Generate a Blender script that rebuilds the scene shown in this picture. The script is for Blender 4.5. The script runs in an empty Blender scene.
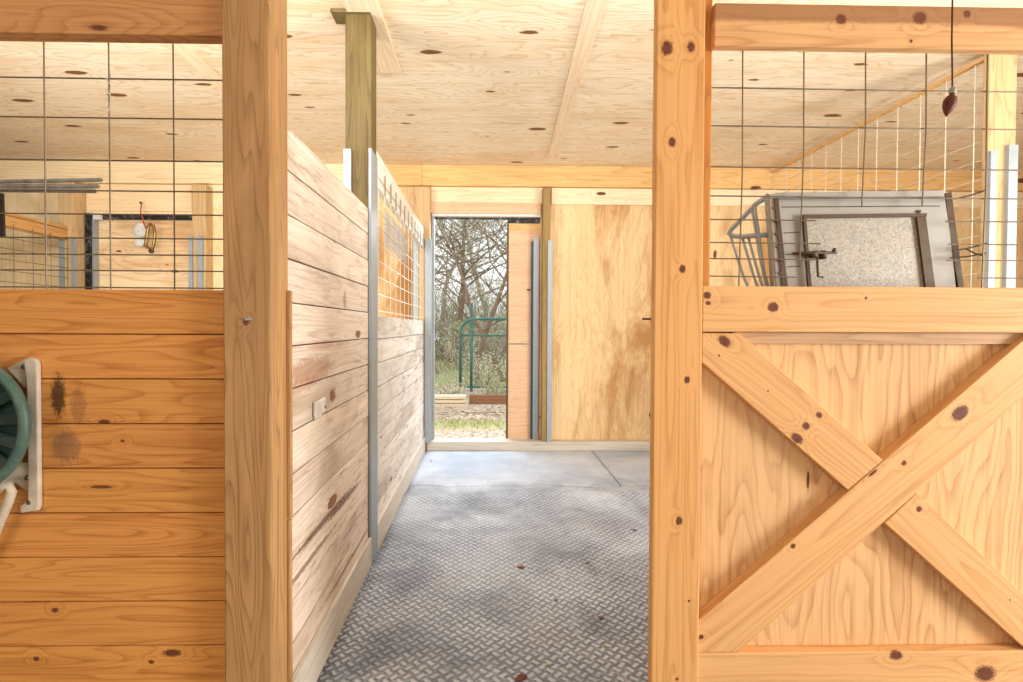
import bpy, bmesh, math, random
from mathutils import Vector, Matrix, noise as mnoise
random.seed(7)
C = bpy.context.scene.collection
PI = math.pi
R = math.radians

# ------------------------------------------------------------------ camera
W, H, F = 1023, 682, 525.0
EYE = Vector((0, 0, 1.31))
yaw, pitch, roll = R(1.1), R(1.0), R(0.22)
fwd = Vector((math.sin(yaw)*math.cos(pitch), math.cos(yaw)*math.cos(pitch), -math.sin(pitch)))
rt = Vector((math.cos(yaw), -math.sin(yaw), 0)); up = rt.cross(fwd)
rt, up = rt*math.cos(roll)+up*math.sin(roll), up*math.cos(roll)-rt*math.sin(roll)
VPX, VPY = 484.0, 327.0
cx = VPX - F*rt.y/fwd.y
cy = VPY + F*up.y/fwd.y
cam = bpy.data.cameras.new('camera'); cam.sensor_width = 36; cam.lens = F/W*36
cam.shift_x = (W/2-cx)/W; cam.shift_y = (cy-H/2)/W
cam.clip_start = .02
co = bpy.data.objects.new('camera', cam); C.objects.link(co)
m = Matrix((rt, up, -fwd)).transposed().to_4x4(); m.translation = EYE
co.matrix_world = m
bpy.context.scene.camera = co

def at(px, py, **k):
    """the point of a real plane (X=, Y= or Z=) that a reading of the photograph falls on"""
    d = fwd*F + rt*(px-cx) - up*(py-cy)
    (ax, v), = k.items(); i = 'XYZ'.index(ax)
    return EYE + d*((v-EYE[i])/d[i])

# ------------------------------------------------------------------ mesh helper
class MB:
    def __init__(s): s.bm = bmesh.new()
    def poly(s, vs): return s.bm.faces.new([s.bm.verts.new(v) for v in vs])
    def box(s, x0, x1, y0, y1, z0, z1):
        v = [s.bm.verts.new((x, y, z)) for x in (x0, x1) for y in (y0, y1) for z in (z0, z1)]
        for f in ((0,1,3,2),(4,6,7,5),(0,4,5,1),(2,3,7,6),(0,2,6,4),(1,5,7,3)): s.bm.faces.new([v[i] for i in f])
        return s
    def prism(s, a, off):
        a = [Vector(p) for p in a]; off = Vector(off)
        A = [s.bm.verts.new(p) for p in a]; B = [s.bm.verts.new(p+off) for p in a]
        n = len(a)
        s.bm.faces.new(A); s.bm.faces.new(B[::-1])
        for i in range(n): s.bm.faces.new((A[i], A[(i+1)%n], B[(i+1)%n], B[i]))
        return s
    def tube(s, pts, r, n=6, closed=False):
        pts = [Vector(p) for p in pts]
        rs = r if isinstance(r, (list, tuple)) else [r]*len(pts)
        rings = []; prev = None; N = len(pts)
        for i, p in enumerate(pts):
            if closed: t = pts[(i+1)%N]-pts[i-1]
            else: t = pts[min(i+1, N-1)]-pts[max(i-1, 0)]
            if t.length < 1e-9: t = Vector((0,0,1))
            t.normalize()
            if prev is None:
                a = t.cross(Vector((0,0,1)))
                if a.length < .05: a = t.cross(Vector((0,1,0)))
            else:
                a = prev - t*prev.dot(t)
                if a.length < 1e-4: a = t.orthogonal()
            a.normalize(); prev = a; b = t.cross(a)
            rings.append([s.bm.verts.new(p+(a*math.cos(2*PI*j/n)+b*math.sin(2*PI*j/n))*rs[i]) for j in range(n)])
        for i in range(N if closed else N-1):
            q, w = rings[i], rings[(i+1)%N]
            for j in range(n): s.bm.faces.new((q[j], q[(j+1)%n], w[(j+1)%n], w[j]))
        if not closed:
            if rs[0] > 1e-4: s.bm.faces.new(rings[0][::-1])
            if rs[-1] > 1e-4: s.bm.faces.new(rings[-1])
        return s
    def lathe(s, prof, c, axis='Z', n=20):
        c = Vector(c); rings = []
        for r, h in prof:
            ring = []
            for j in range(n):
                a = 2*PI*j/n; u, v = r*math.cos(a), r*math.sin(a)
                p = {'Z': (u, v, h), 'Y': (u, h, v), 'X': (h, u, v)}[axis]
                ring.append(s.bm.verts.new(c+Vector(p)))
            rings.append(ring)
        for q, w in zip(rings, rings[1:]):
            for j in range(n): s.bm.faces.new((q[j], q[(j+1)%n], w[(j+1)%n], w[j]))
        s.bm.faces.new(rings[0][::-1]); s.bm.faces.new(rings[-1])
        return s
    def build(s, name, mat, parent=None, org=None, bevel=0, smooth=False, local=None, cutlist=None):
        """org: where the object's origin stands; local: matrix of an object whose mesh is already in its own frame"""
        bm = s.bm
        bmesh.ops.remove_doubles(bm, verts=bm.verts, dist=1e-6)
        bmesh.ops.recalc_face_normals(bm, faces=bm.faces)
        base = Vector(parent['_w']) if parent is not None else Vector()
        if local is None:
            if org is None:
                org = base if parent is not None else Vector([sum(v.co[i] for v in bm.verts)/len(bm.verts) for i in range(3)])
            org = Vector(org)
            for v in bm.verts: v.co -= org
        me = bpy.data.meshes.new(name); bm.to_mesh(me); bm.free()
        me.materials.append(mat)
        if smooth:
            for p in me.polygons: p.use_smooth = True
        o = bpy.data.objects.new(name, me); C.objects.link(o)
        if local is None:
            o.location = org-base; o['_w'] = tuple(org)
        else:
            l = local.copy(); o['_w'] = tuple(l.translation); l.translation = l.translation-base; o.matrix_local = l
        if parent is not None: o.parent = parent
        if bevel:
            b = o.modifiers.new('bevel', 'BEVEL'); b.width = bevel; b.segments = 2; b.limit_method = 'ANGLE'; b.angle_limit = R(40)
        return o

def tag(o, label, cat, group=None, kind=None):
    o['label'] = label; o['category'] = cat
    if group: o['group'] = group
    if kind: o['kind'] = kind
    return o
def struct(o, label=None):
    o['kind'] = 'structure'
    if label: o['label'] = label
    return o
def thing(name, loc, label, cat, group=None):
    o = bpy.data.objects.new(name, None); C.objects.link(o); o.location = loc; o['_w'] = tuple(loc); o.empty_display_size = .1
    return tag(o, label, cat, group)
def copy_tree(o, dloc, parent=None):
    c = o.copy(); C.objects.link(c)
    if parent is not None: c.parent = parent
    else: c.location = Vector(o.location)+Vector(dloc)
    for ch in list(o.children): copy_tree(ch, dloc, c)
    return c

# ------------------------------------------------------------------ materials
def lin(c):
    return tuple(((x/255)/12.92 if x/255 <= .04045 else ((x/255+.055)/1.055)**2.4) for x in c)+(1,)
class NT:
    def __init__(s, name):
        s.m = bpy.data.materials.new(name); s.m.use_nodes = True; s.t = s.m.node_tree; s.t.nodes.clear()
        s.out = s.n('ShaderNodeOutputMaterial'); s.b = s.n('ShaderNodeBsdfPrincipled')
        s.l(s.b.outputs[0], s.out.inputs[0])
    def n(s, t, **k):
        x = s.t.nodes.new(t)
        for a, v in k.items(): setattr(x, a, v)
        return x
    def l(s, a, b): s.t.links.new(a, b)
    def put(s, i, v):
        if hasattr(v, 'links') or isinstance(v, bpy.types.NodeSocket): s.l(v, i)
        else: i.default_value = v
    def math(s, op, a, b=0, c=0, clamp=False):
        x = s.n('ShaderNodeMath', operation=op, use_clamp=clamp)
        for i, v in zip(x.inputs, (a, b, c)): s.put(i, v)
        return x.outputs[0]
    def vec(s, op, a, b=(0,0,0)):
        x = s.n('ShaderNodeVectorMath', operation=op); s.put(x.inputs[0], a)
        if op == 'SCALE': s.put(x.inputs['Scale'], b)
        else: s.put(x.inputs[1], b)
        return x.outputs['Value'] if op in ('LENGTH', 'DISTANCE', 'DOT_PRODUCT') else x.outputs[0]
    def noise(s, v, scale, detail=2, rough=.5, dist=0, out=0):
        x = s.n('ShaderNodeTexNoise'); s.put(x.inputs['Vector'], v)
        x.inputs['Scale'].default_value = scale; x.inputs['Detail'].default_value = detail
        x.inputs['Roughness'].default_value = rough; x.inputs['Distortion'].default_value = dist
        return x.outputs[out]
    def ramp(s, f, stops, interp='LINEAR'):
        x = s.n('ShaderNodeValToRGB'); e = x.color_ramp; e.interpolation = interp
        while len(e.elements) < len(stops): e.elements.new(.5)
        for k, (p, c) in zip(e.elements, stops): k.position = p; k.color = c if len(c) == 4 else lin(c)
        s.l(f, x.inputs[0]); return x.outputs[0]
    def mr(s, v, a, b, c=0, d=1, smooth=False):
        x = s.n('ShaderNodeMapRange', interpolation_type='SMOOTHSTEP' if smooth else 'LINEAR')
        for i, q in zip(x.inputs, (v, a, b, c, d)): s.put(i, q)
        return x.outputs[0]
    def mix(s, f, a, b, mode='MIX'):
        x = s.n('ShaderNodeMix', data_type='RGBA', blend_type=mode)
        s.put(x.inputs[0], f); s.put(x.inputs[6], a); s.put(x.inputs[7], b); return x.outputs[2]
    def bump(s, h, strength=.3, dist=.002):
        x = s.n('ShaderNodeBump'); x.inputs['Strength'].default_value = strength; x.inputs['Distance'].default_value = dist
        s.l(h, x.inputs['Height']); s.l(x.outputs[0], s.b.inputs['Normal'])

def g(v): return (v, v, v, 1)
def wood(name, light, dark, axis='X', along=.55, across=7, rings=9, line=.55, rough=.62, knots=(), rk=.0, rkscale=2.2,
         tint=.12, blotch=None, blotch_amt=.0, fibre=.22, stains_patches=(), knotcol=(84, 48, 32), warp=.45, kp=None, fine=.7, grime=0):
    """light/dark: earlywood and latewood colours; axis: the way the grain runs; knots: (x,y,z,r,elong) in the object's frame;
       rk: share of scattered knots; stains: (centre, half sizes, colour, strength)"""
    t = NT(name)
    tc = t.n('ShaderNodeTexCoord').outputs['Object']
    oi = t.n('ShaderNodeObjectInfo').outputs['Random']; geo = t.n('ShaderNodeNewGeometry').outputs['Random Per Island']
    rnd = t.math('FRACT', t.math('ADD', t.math('MULTIPLY', oi, 7.31), t.math('MULTIPLY', geo, 5.17)))
    offs = t.n('ShaderNodeCombineXYZ')
    for i, k in enumerate((31.7, 17.3, 23.9)): t.put(offs.inputs[i], t.math('MULTIPLY', rnd, k))
    p = t.vec('ADD', tc, offs.outputs[0])
    ai = 'XYZ'.index(axis)
    sc = [across]*3; sc[ai] = along
    q = t.vec('MULTIPLY', p, tuple(sc))
    wob = t.noise(t.vec('MULTIPLY', p, tuple(3 if i == ai else 9 for i in range(3))), 1, 2, .5)
    v = t.math('ADD', t.noise(q, 1, 1.2, .45, 0), t.math('MULTIPLY', wob, .09*warp/.45))
    kmask = None
    for (kx, ky, kz, r, e) in knots:
        inv = [1/r]*3; inv[ai] = 1/(r*e)
        d = t.vec('LENGTH', t.vec('MULTIPLY', t.vec('SUBTRACT', tc, (kx, ky, kz)), tuple(inv)))
        d = t.math('ADD', d, t.math('ADD', t.math('MULTIPLY', t.math('SUBTRACT', wob, .5), 1.0), t.math('MULTIPLY', t.math('SUBTRACT', t.noise(t.vec('SCALE', tc, 160), 1, 1, .5), .5), .7)))
        k = t.mr(d, 1.15, .75, 0, 1)
        halo = t.math('POWER', t.mr(d, 4.2, .5, 0, 1), 2.0)
        v = t.math('ADD', v, t.math('MULTIPLY', halo, .17))
        kmask = k if kmask is None else t.math('MAXIMUM', kmask, k)
    if rk > 0:
        ks = [rkscale*2.1]*3; ks[ai] = rkscale*.8
        kj = 'XYZ'.index(kp or {'X': 'Z', 'Y': 'Z', 'Z': 'X'}[axis])
        sp_ = t.n('ShaderNodeSeparateXYZ'); t.l(t.vec('MULTIPLY', p, tuple(ks)), sp_.inputs[0])
        cb_ = t.n('ShaderNodeCombineXYZ'); t.l(sp_.outputs[ai], cb_.inputs[0]); t.l(sp_.outputs[kj], cb_.inputs[1])
        vo = t.n('ShaderNodeTexVoronoi', feature='F1', voronoi_dimensions='2D'); t.l(cb_.outputs[0], vo.inputs['Vector']); vo.inputs['Scale'].default_value = 1
        sx = t.n('ShaderNodeSeparateXYZ'); t.l(vo.outputs['Color'], sx.inputs[0])
        rad = t.math('MULTIPLY', t.mr(sx.outputs[0], 1-rk, 1, 0, 1), .075)
        rad = t.math('ADD', rad, t.math('MULTIPLY', t.math('GREATER_THAN', sx.outputs[0], 1-rk), .03))
        dd = t.math('ADD', vo.outputs['Distance'], t.math('ADD', t.math('MULTIPLY', t.math('SUBTRACT', wob, .5), .14), t.math('MULTIPLY', t.math('SUBTRACT', t.noise(t.vec('MULTIPLY', p, tuple(14 if i == ai else 50 for i in range(3))), 1, 2, .6), .5), .06)))
        k = t.mr(t.math('SUBTRACT', rad, dd), 0, .02, 0, 1)
        kmask = k if kmask is None else t.math('MAXIMUM', kmask, k)
        v = t.math('ADD', v, t.math('MULTIPLY', t.math('GREATER_THAN', sx.outputs[0], 1-rk), t.math('MULTIPLY', t.mr(dd, .3, 0, 0, 1), .22)))
    fr = t.math('FRACT', t.math('MULTIPLY', v, rings*1.9))
    lw = t.ramp(fr, [(0, g(.15)), (.12, g(0)), (.5, g(.08)), (.8, g(.6)), (.93, g(1)), (1, g(.15))])
    ssc = [48]*3; ssc[ai] = 1.1
    strk = t.noise(t.vec('MULTIPLY', p, tuple(ssc)), 1, 3, .65)
    fsc = [170]*3; fsc[ai] = 3
    fib = t.noise(t.vec('MULTIPLY', p, tuple(fsc)), 1, 2, .6)
    big = t.noise(t.vec('MULTIPLY', p, tuple(.7 if i == ai else 2.2 for i in range(3))), 1, 3, .55)
    fac = t.math('ADD', t.math('MULTIPLY', lw, line*.85), t.math('MULTIPLY', t.math('SUBTRACT', fib, .5), fibre*3.2))
    fac = t.math('ADD', fac, t.math('MULTIPLY', t.math('SUBTRACT', strk, .47), fine*1.9))
    fac = t.math('ADD', fac, t.math('MULTIPLY', t.math('SUBTRACT', big, .5), .5), clamp=True)
    col = t.mix(fac, lin(light), lin(dark))
    if blotch:
        bn = t.noise(t.vec('MULTIPLY', p, tuple(.8 if i == ai else 2.6 for i in range(3))), 1, 5, .65, .6)
        col = t.mix(t.math('MULTIPLY', t.mr(bn, .45, .68, 0, 1, True), blotch_amt), col, lin(blotch))
    if grime:
        g1 = t.noise(t.vec('MULTIPLY', p, tuple(4 if i == ai else 30 for i in range(3))), 1, 5, .72, .4)
        g2 = t.noise(t.vec('MULTIPLY', tc, (1.6, 1.6, 1.6)), 1, 2, .5)
        col = t.mix(t.math('MULTIPLY', t.math('MULTIPLY', t.mr(g1, .54, .66, 0, 1), t.mr(g2, .35, .6, .15, 1)), grime), col, lin((122, 98, 76)))
    br = t.mr(t.math('FRACT', t.math('MULTIPLY', rnd, 13.7)), 0, 1, 1-tint, 1+tint)
    hs = t.n('ShaderNodeHueSaturation'); t.l(col, hs.inputs['Color']); t.l(br, hs.inputs['Value'])
    t.put(hs.inputs['Hue'], t.mr(t.math('FRACT', t.math('MULTIPLY', rnd, 5.3)), 0, 1, .5-.008*tint/.12, .5+.006*tint/.12))
    col = hs.outputs[0]
    for (c, hsz, sc_, amt, *soft) in stains_patches:
        d = t.vec('MULTIPLY', t.vec('SUBTRACT', tc, c), tuple(1/h for h in hsz))
        ln = t.vec('LENGTH', d)
        sn = t.noise(t.vec('MULTIPLY', tc, (85, 60, 60)), 1, 6, .8)
        msk = t.math('MULTIPLY', t.mr(t.math('ADD', ln, t.math('MULTIPLY', t.math('SUBTRACT', sn, .5), .35 if soft else 2.2)), 1.0, .75 if soft else .6, 0, 1), amt)
        col = t.mix(msk, col, lin(sc_))
    if kmask is not None:
        kn = t.noise(t.vec('SCALE', p, 60), 1, 3, .6)
        kc = t.mix(kn, lin(knotcol), lin([min(255, int(c*1.6)) for c in knotcol]))
        col = t.mix(kmask, col, kc)
    t.l(col, t.b.inputs['Base Color'])
    t.b.inputs['Roughness'].default_value = rough
    t.b.inputs['Specular IOR Level'].default_value = .25
    t.bump(t.math('ADD', fib, t.math('MULTIPLY', lw, .5)), .18, .0015)
    return t.m

def metal(name, c, rough=.45, metallic=.9, var=.25, dirt=None, dirt_amt=.4, scale=18, spangle=False, bump=0):
    t = NT(name); tc = t.n('ShaderNodeTexCoord').outputs['Object']
    n1 = t.noise(tc, scale, 4, .65)
    col = t.mix(n1, lin([x*(1-var) for x in c]), lin([min(255, x*(1+var*.5)) for x in c]))
    if spangle:
        vo = t.n('ShaderNodeTexVoronoi'); t.put(vo.inputs['Vector'], tc); vo.inputs['Scale'].default_value = 210
        hh = t.n('ShaderNodeSeparateXYZ'); t.l(vo.outputs['Color'], hh.inputs[0])
        col = t.mix(t.mr(hh.outputs[0], 0, 1, 0, .55), col, lin([min(255, x*1.25) for x in c]))
        col = t.mix(t.mr(hh.outputs[1], .6, 1, 0, .4), col, lin([x*.6 for x in c]))
    if dirt:
        n2 = t.noise(tc, scale*.5, 5, .7)
        col = t.mix(t.math('MULTIPLY', t.mr(n2, .5, .66, 0, 1), dirt_amt), col, lin(dirt))
    t.l(col, t.b.inputs['Base Color']); t.b.inputs['Metallic'].default_value = metallic
    t.put(t.b.inputs['Roughness'], t.mr(n1, .2, .8, rough-.1, rough+.12))
    if bump: t.bump(n1, bump, .002)
    return t.m
def plain(name, c, rough=.7, c2=None, scale=12, spec=.3, bump=0):
    t = NT(name); tc = t.n('ShaderNodeTexCoord').outputs['Object']
    n1 = t.noise(tc, scale, 5, .65)
    col = t.mix(t.mr(n1, .3, .7, 0, 1), lin(c), lin(c2 or [x*.82 for x in c]))
    t.l(col, t.b.inputs['Base Color']); t.b.inputs['Roughness'].default_value = rough; t.b.inputs['Specular IOR Level'].default_value = spec
    if bump: t.bump(n1, bump, .004)
    return t.m

M = {}
M['post_l'] = None
PINE = dict(light=(222, 170, 108), dark=(168, 104, 48))
M['front_plank'] = wood('pine_oiled', (222, 160, 86), (170, 98, 38), 'X', .7, 9, 8, .6, rk=.10, rkscale=1.6, tint=.07,
    stains_patches=[])
E = 1.31; FRONT = 1.525; PX = -.63
def SP(px, py): p = at(px, py, X=PX+.004); return (.019, p.y-(FRONT+.142), p.z)
STN = [(SP(312, 370), (.2, .30, .055), (160, 104, 62), .6), (SP(333, 395), (.2, .05, .035), (132, 74, 36), .85), (SP(300, 385), (.2, .25, .03), (176, 112, 78), .4),
       (SP(322, 345), (.2, .2, .02), (190, 140, 110), .5), (SP(325, 520), (.2, .45, .018), (110, 78, 50), .8), (SP(345, 500), (.2, .35, .016), (100, 70, 46), .8),
       (SP(310, 560), (.2, .40, .014), (112, 80, 54), .7), (SP(345, 300), (.2, .03, .05), (150, 110, 84), .6), (SP(350, 560), (.2, .5, .012), (120, 92, 66), .7)]
M['stall_plank'] = wood('pine_pale', (234, 220, 204), (194, 162, 134), 'Y', .6, 8, 8, .5, rk=.3, rkscale=1.7, tint=.07, blotch=(158, 128, 100), blotch_amt=.5, fibre=.26, grime=.6, knotcol=(110, 74, 52),
    stains_patches=STN)
M['stall_plank_far'] = wood('pine_doorlit', (230, 224, 216), (190, 174, 156), 'Y', .6, 8, 8, .45, rk=.15, rkscale=1.7, tint=.06, blotch=(142, 122, 104), blotch_amt=.6, fibre=.26, grime=.75, knotcol=(110, 74, 52))  # whiter copy of the boards: light from the doorway painted into the colour
M['plank_grey'] = wood('pine_dusty', (206, 198, 186), (166, 150, 132), 'Y', .6, 8, 8, .4, tint=.05)
M['treated'] = wood('pine_treated', (106, 88, 52), (66, 52, 28), 'Z', .8, 13, 7, .65, tint=.06, blotch=(120, 104, 62), blotch_amt=.5)
M['treated_mid'] = wood('pine_treated_mid', (156, 128, 80), (112, 88, 50), 'Z', .8, 10, 6, .5, tint=0)
M['treated_back'] = wood('pine_treated_dull', (204, 174, 128), (160, 124, 78), 'Z', .8, 10, 6, .55, tint=.06)
M['ply_pale'] = wood('plywood_pale', (240, 222, 180), (214, 178, 122), 'Z', 1.0, 6, 8, .45, rk=.14, tint=.0, blotch=(206, 164, 104), blotch_amt=.4, warp=.9)
M['joist_pale'] = wood('pine_joist_pale', (240, 220, 178), (212, 176, 122), 'X', .5, 7, 6, .5, rk=.2, rkscale=1.3, tint=.03)
M['joist'] = wood('pine_joist', (226, 184, 124), (186, 132, 72), 'X', .5, 7, 6, .5, rk=.2, rkscale=1.3, tint=.05)
M['batten'] = wood('pine_batten', (240, 218, 186), (212, 176, 134), 'Y', .5, 7, 7, .45, rk=.15, tint=.04)
M['ceiling'] = wood('plywood_ceiling', (242, 228, 202), (200, 166, 118), 'X', 1.0, 5, 8, .6, rk=.6, rkscale=1.6, kp='Y', tint=.0, blotch=(220, 180, 122), blotch_amt=.4, warp=1.0, knotcol=(92, 62, 34))
M['ply_wall'] = wood('plywood_wall', (228, 198, 150), (196, 152, 98), 'Z', 1.0, 6, 8, .5, rk=.14, tint=.0, blotch=(172, 118, 58), blotch_amt=.85, warp=.9)
M['ply_header'] = wood('plywood_header', (242, 216, 174), (222, 184, 132), 'X', 1.0, 6, 8, .4, rk=.12, tint=.0)
M['door_pink'] = wood('pine_door', (222, 184, 148), (192, 146, 106), 'X', 1.0, 6, 8, .35, rk=.12, tint=.04)
M['sill'] = wood('pine_sill', (204, 196, 182), (164, 150, 130), 'X', .6, 8, 7, .4, tint=.03)
M['galv'] = metal('galvanised_steel', (160, 169, 174), .45, .35, .12)
M['galv_old'] = metal('weathered_galvanised_sheet', (170, 167, 160), .55, .3, .14, (146, 132, 114), .4, 7)
M['spangle'] = metal('spangled_galvanised_sheet', (162, 157, 146), .5, .35, .16, (170, 150, 110), .35, 9, spangle=True)
M['dark_iron'] = metal('rusty_dark_iron', (96, 82, 66), .6, .5, .3, (92, 56, 32), .6, 25)
M['wire'] = metal('dull_wire', (138, 124, 102), .5, .6, .2, (92, 66, 40), .5, 30)
M['wire_bright'] = metal('bright_wire', (222, 214, 196), .4, .4, .08)
M['black_track'] = metal('black_door_track', (44, 44, 46), .5, .6, .3, (200, 200, 196), .35, 30)
M['white_metal'] = plain('white_painted_metal', (222, 222, 218), .45, (200, 200, 196))
M['screw'] = metal('screw_steel', (120, 112, 100), .4, .8, .2)

# ------------------------------------------------------------------ levels
E = 1.31; CEIL = E+1.708; BACK = 5.62; PX = -.63; PXL = at(73, 235, Y=5.5).x; RX = at(771, 200, Y=5.55).x
FRONT = 1.525

# ------------------------------------------------------------------ floor, walls, ceiling
t = NT('packed_dirt'); tc = t.n('ShaderNodeTexCoord').outputs['Object']
n1 = t.noise(tc, 6, 6, .7); t.l(t.mix(n1, lin((120, 108, 92)), lin((172, 160, 142))), t.b.inputs['Base Color']); t.b.inputs['Roughness'].default_value = .95
t.bump(n1, .4, .01); M['dirt'] = t.m
struct(MB().box(-8, 7, -3.5, BACK+.1, -.12, -.012).build('floor', M['dirt'], org=(0, 0, 0)), 'packed dirt floor under the rubber mats')

def rubber(name, tread):
    t = NT(name); tc = t.n('ShaderNodeTexCoord').outputs['Object']
    s = t.n('ShaderNodeSeparateXYZ'); t.l(tc, s.inputs[0])
    # a basket-weave tread: short raised bars, turned from cell to cell
    c = 1/.036
    wn = t.noise(tc, 9, 2, .5, 0, 1); s2 = t.n('ShaderNodeSeparateXYZ'); t.l(t.vec('ADD', tc, t.vec('SCALE', t.vec('SUBTRACT', wn, (.5, .5, .5)), .018)), s2.inputs[0])
    a = t.math('MULTIPLY', t.math('ADD', s2.outputs[0], s2.outputs[1]), c*.7071); b = t.math('MULTIPLY', t.math('SUBTRACT', s2.outputs[1], s2.outputs[0]), c*.7071)
    par = t.math('MODULO', t.math('ADD', t.math('FLOOR', a), t.math('ADD', t.math('FLOOR', b), 200)), 2)
    fa = t.math('SUBTRACT', t.math('FRACT', a), .5); fb = t.math('SUBTRACT', t.math('FRACT', b), .5)
    mixf = lambda x, y: t.math('ADD', t.math('MULTIPLY', x, par), t.math('MULTIPLY', y, t.math('SUBTRACT', 1, par)))
    lg = t.math('ABSOLUTE', mixf(fa, fb)); sh = t.math('ABSOLUTE', mixf(fb, fa))
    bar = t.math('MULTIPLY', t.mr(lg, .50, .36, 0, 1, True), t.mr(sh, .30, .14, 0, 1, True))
    n1 = t.noise(tc, 1.1, 6, .65, .3); n2 = t.noise(tc, 60, 4, .7); n3 = t.noise(tc, 2.6, 6, .7, .6)
    col = t.mix(t.mr(n1, .35, .68, 0, 1), lin((164, 171, 184)), lin((214, 220, 230)))
    dust_sheen = t.math('MULTIPLY', t.mr(t.math('ADD', s.outputs[1], t.math('ADD', t.math('MULTIPLY', n3, 1.5), t.math('MULTIPLY', n1, .8))), 4.9, 5.9, 0, 1, True), .9)
    dust_sheen2 = t.math('MULTIPLY', t.mr(t.math('ADD', s.outputs[1], t.math('MULTIPLY', n3, 3.0)), 3.6, 5.2, 0, .55), t.mr(n1, .35, .6, .1, 1))
    col = t.mix(t.mr(t.noise(tc, 1.9, 4, .62, .5), .48, .64, 0, .8), col, lin((100, 109, 124)))
    col = t.mix(t.math('MULTIPLY', t.mr(n3, .5, .72, 0, 1), .55), col, lin((190, 174, 150)))
    col = t.mix(t.mr(n2, .45, .75, 0, .55), col, lin((100, 94, 90)))
    col = t.mix(t.mr(t.noise(tc, 130, 3, .7), .58, .75, 0, .6), col, lin((222, 218, 210)))
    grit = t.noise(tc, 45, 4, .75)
    keep = t.math('MULTIPLY', t.math('SUBTRACT', 1, dust_sheen), t.mr(grit, .3, .55, .35, 1))
    col = t.mix(t.math('MULTIPLY', t.math('MULTIPLY', t.math('SUBTRACT', 1, bar), .8), keep), col, lin((66, 69, 77)))  # shade in the grooves between the bars, painted into the colour
    col = t.mix(t.math('MAXIMUM', t.math('MULTIPLY', dust_sheen, t.mr(grit, .25, .6, .75, 1)), dust_sheen2), col, t.mix(t.mr(n1, .35, .65, 0, 1), lin((158, 172, 192)), lin((206, 216, 230))))  # pale dust plus the sky's bluish sheen near the doorway, painted in
    t.bump(t.math('ADD', t.math('MULTIPLY', bar, t.math('SUBTRACT', 1.05, dust_sheen)), t.math('MULTIPLY', n2, .35)), .9, .005)
    t.l(col, t.b.inputs['Base Color']); t.b.inputs['Roughness'].default_value = .55; t.b.inputs['Specular IOR Level'].default_value = .35
    return t.m
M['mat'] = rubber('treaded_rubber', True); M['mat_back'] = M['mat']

def mat_mesh(x0, x1, y0, y1, th, fz, nx=36, ny=40, edge=None, xl=None, xr=None):
    mb = MB(); top = {}; bot = {}
    for i in range(nx+1):
        for j in range(ny+1):
            x = x0+(x1-x0)*i/nx; y = y0+(y1-y0)*j/ny
            if edge: y += edge(x, j/ny)
            if xl: x = xl(y)+(x1-xl(y))*i/nx
            if xr: x = x0+(xr(y)-x0)*i/nx
            z = fz(x, y); top[i, j] = mb.bm.verts.new((x, y, z+th)); bot[i, j] = mb.bm.verts.new((x, y, z))
    for i in range(nx):
        for j in range(ny):
            mb.bm.faces.new((top[i,j], top[i+1,j], top[i+1,j+1], top[i,j+1])); mb.bm.faces.new((bot[i,j], bot[i,j+1], bot[i+1,j+1], bot[i+1,j]))
    for i in range(nx):
        mb.bm.faces.new((top[i,0], bot[i,0], bot[i+1,0], top[i+1,0])); mb.bm.faces.new((top[i,ny], top[i+1,ny], bot[i+1,ny], bot[i,ny]))
    for j in range(ny):
        mb.bm.faces.new((top[0,j], top[0,j+1], bot[0,j+1], bot[0,j])); mb.bm.faces.new((top[nx,j], bot[nx,j], bot[nx,j+1], top[nx,j+1]))
    return mb
seam = at(500, 487, Z=0).y
ed = lambda x: .14*mnoise.noise((x*1.7, 3.1, 0))+.04*mnoise.noise((x*5, 1.1, 0))
fA, fB = at(591, 450, Z=.01), at(624, 490, Z=.01)
fold = lambda y: fA.x+(fB.x-fA.x)*(y-fA.y)/(fB.y-fA.y)
wav = lambda x, y: .022*math.exp(-((y-(seam-.28)-.05*math.sin(2.2*x))/.10)**2) + .003*mnoise.noise((x*1.3, y*1.3, 0))+.003
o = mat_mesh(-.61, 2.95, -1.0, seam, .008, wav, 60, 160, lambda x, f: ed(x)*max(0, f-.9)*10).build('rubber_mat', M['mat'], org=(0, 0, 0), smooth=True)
tag(o, 'large grey rubber stall mat with basket-weave tread, running into the foreground', 'mat')
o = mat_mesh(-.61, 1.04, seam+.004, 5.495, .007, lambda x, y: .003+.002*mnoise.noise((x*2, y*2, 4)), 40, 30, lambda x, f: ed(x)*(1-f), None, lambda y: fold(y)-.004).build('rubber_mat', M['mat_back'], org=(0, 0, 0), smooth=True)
tag(o, 'dusty pale grey rubber mat piece lying just inside the open doorway', 'mat')
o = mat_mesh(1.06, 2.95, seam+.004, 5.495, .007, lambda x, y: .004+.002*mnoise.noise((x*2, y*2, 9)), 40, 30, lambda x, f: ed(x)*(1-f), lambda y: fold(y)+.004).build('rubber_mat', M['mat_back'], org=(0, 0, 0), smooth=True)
tag(o, 'grey rubber mat piece under the stained plywood wall, right of the fold line', 'mat')

struct(MB().box(-8, 7, -3.5, BACK+.25, CEIL, CEIL+.03).build('ceiling', M['ceiling'], org=(0, 0, CEIL)), 'pale plywood ceiling with dark knots')
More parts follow.
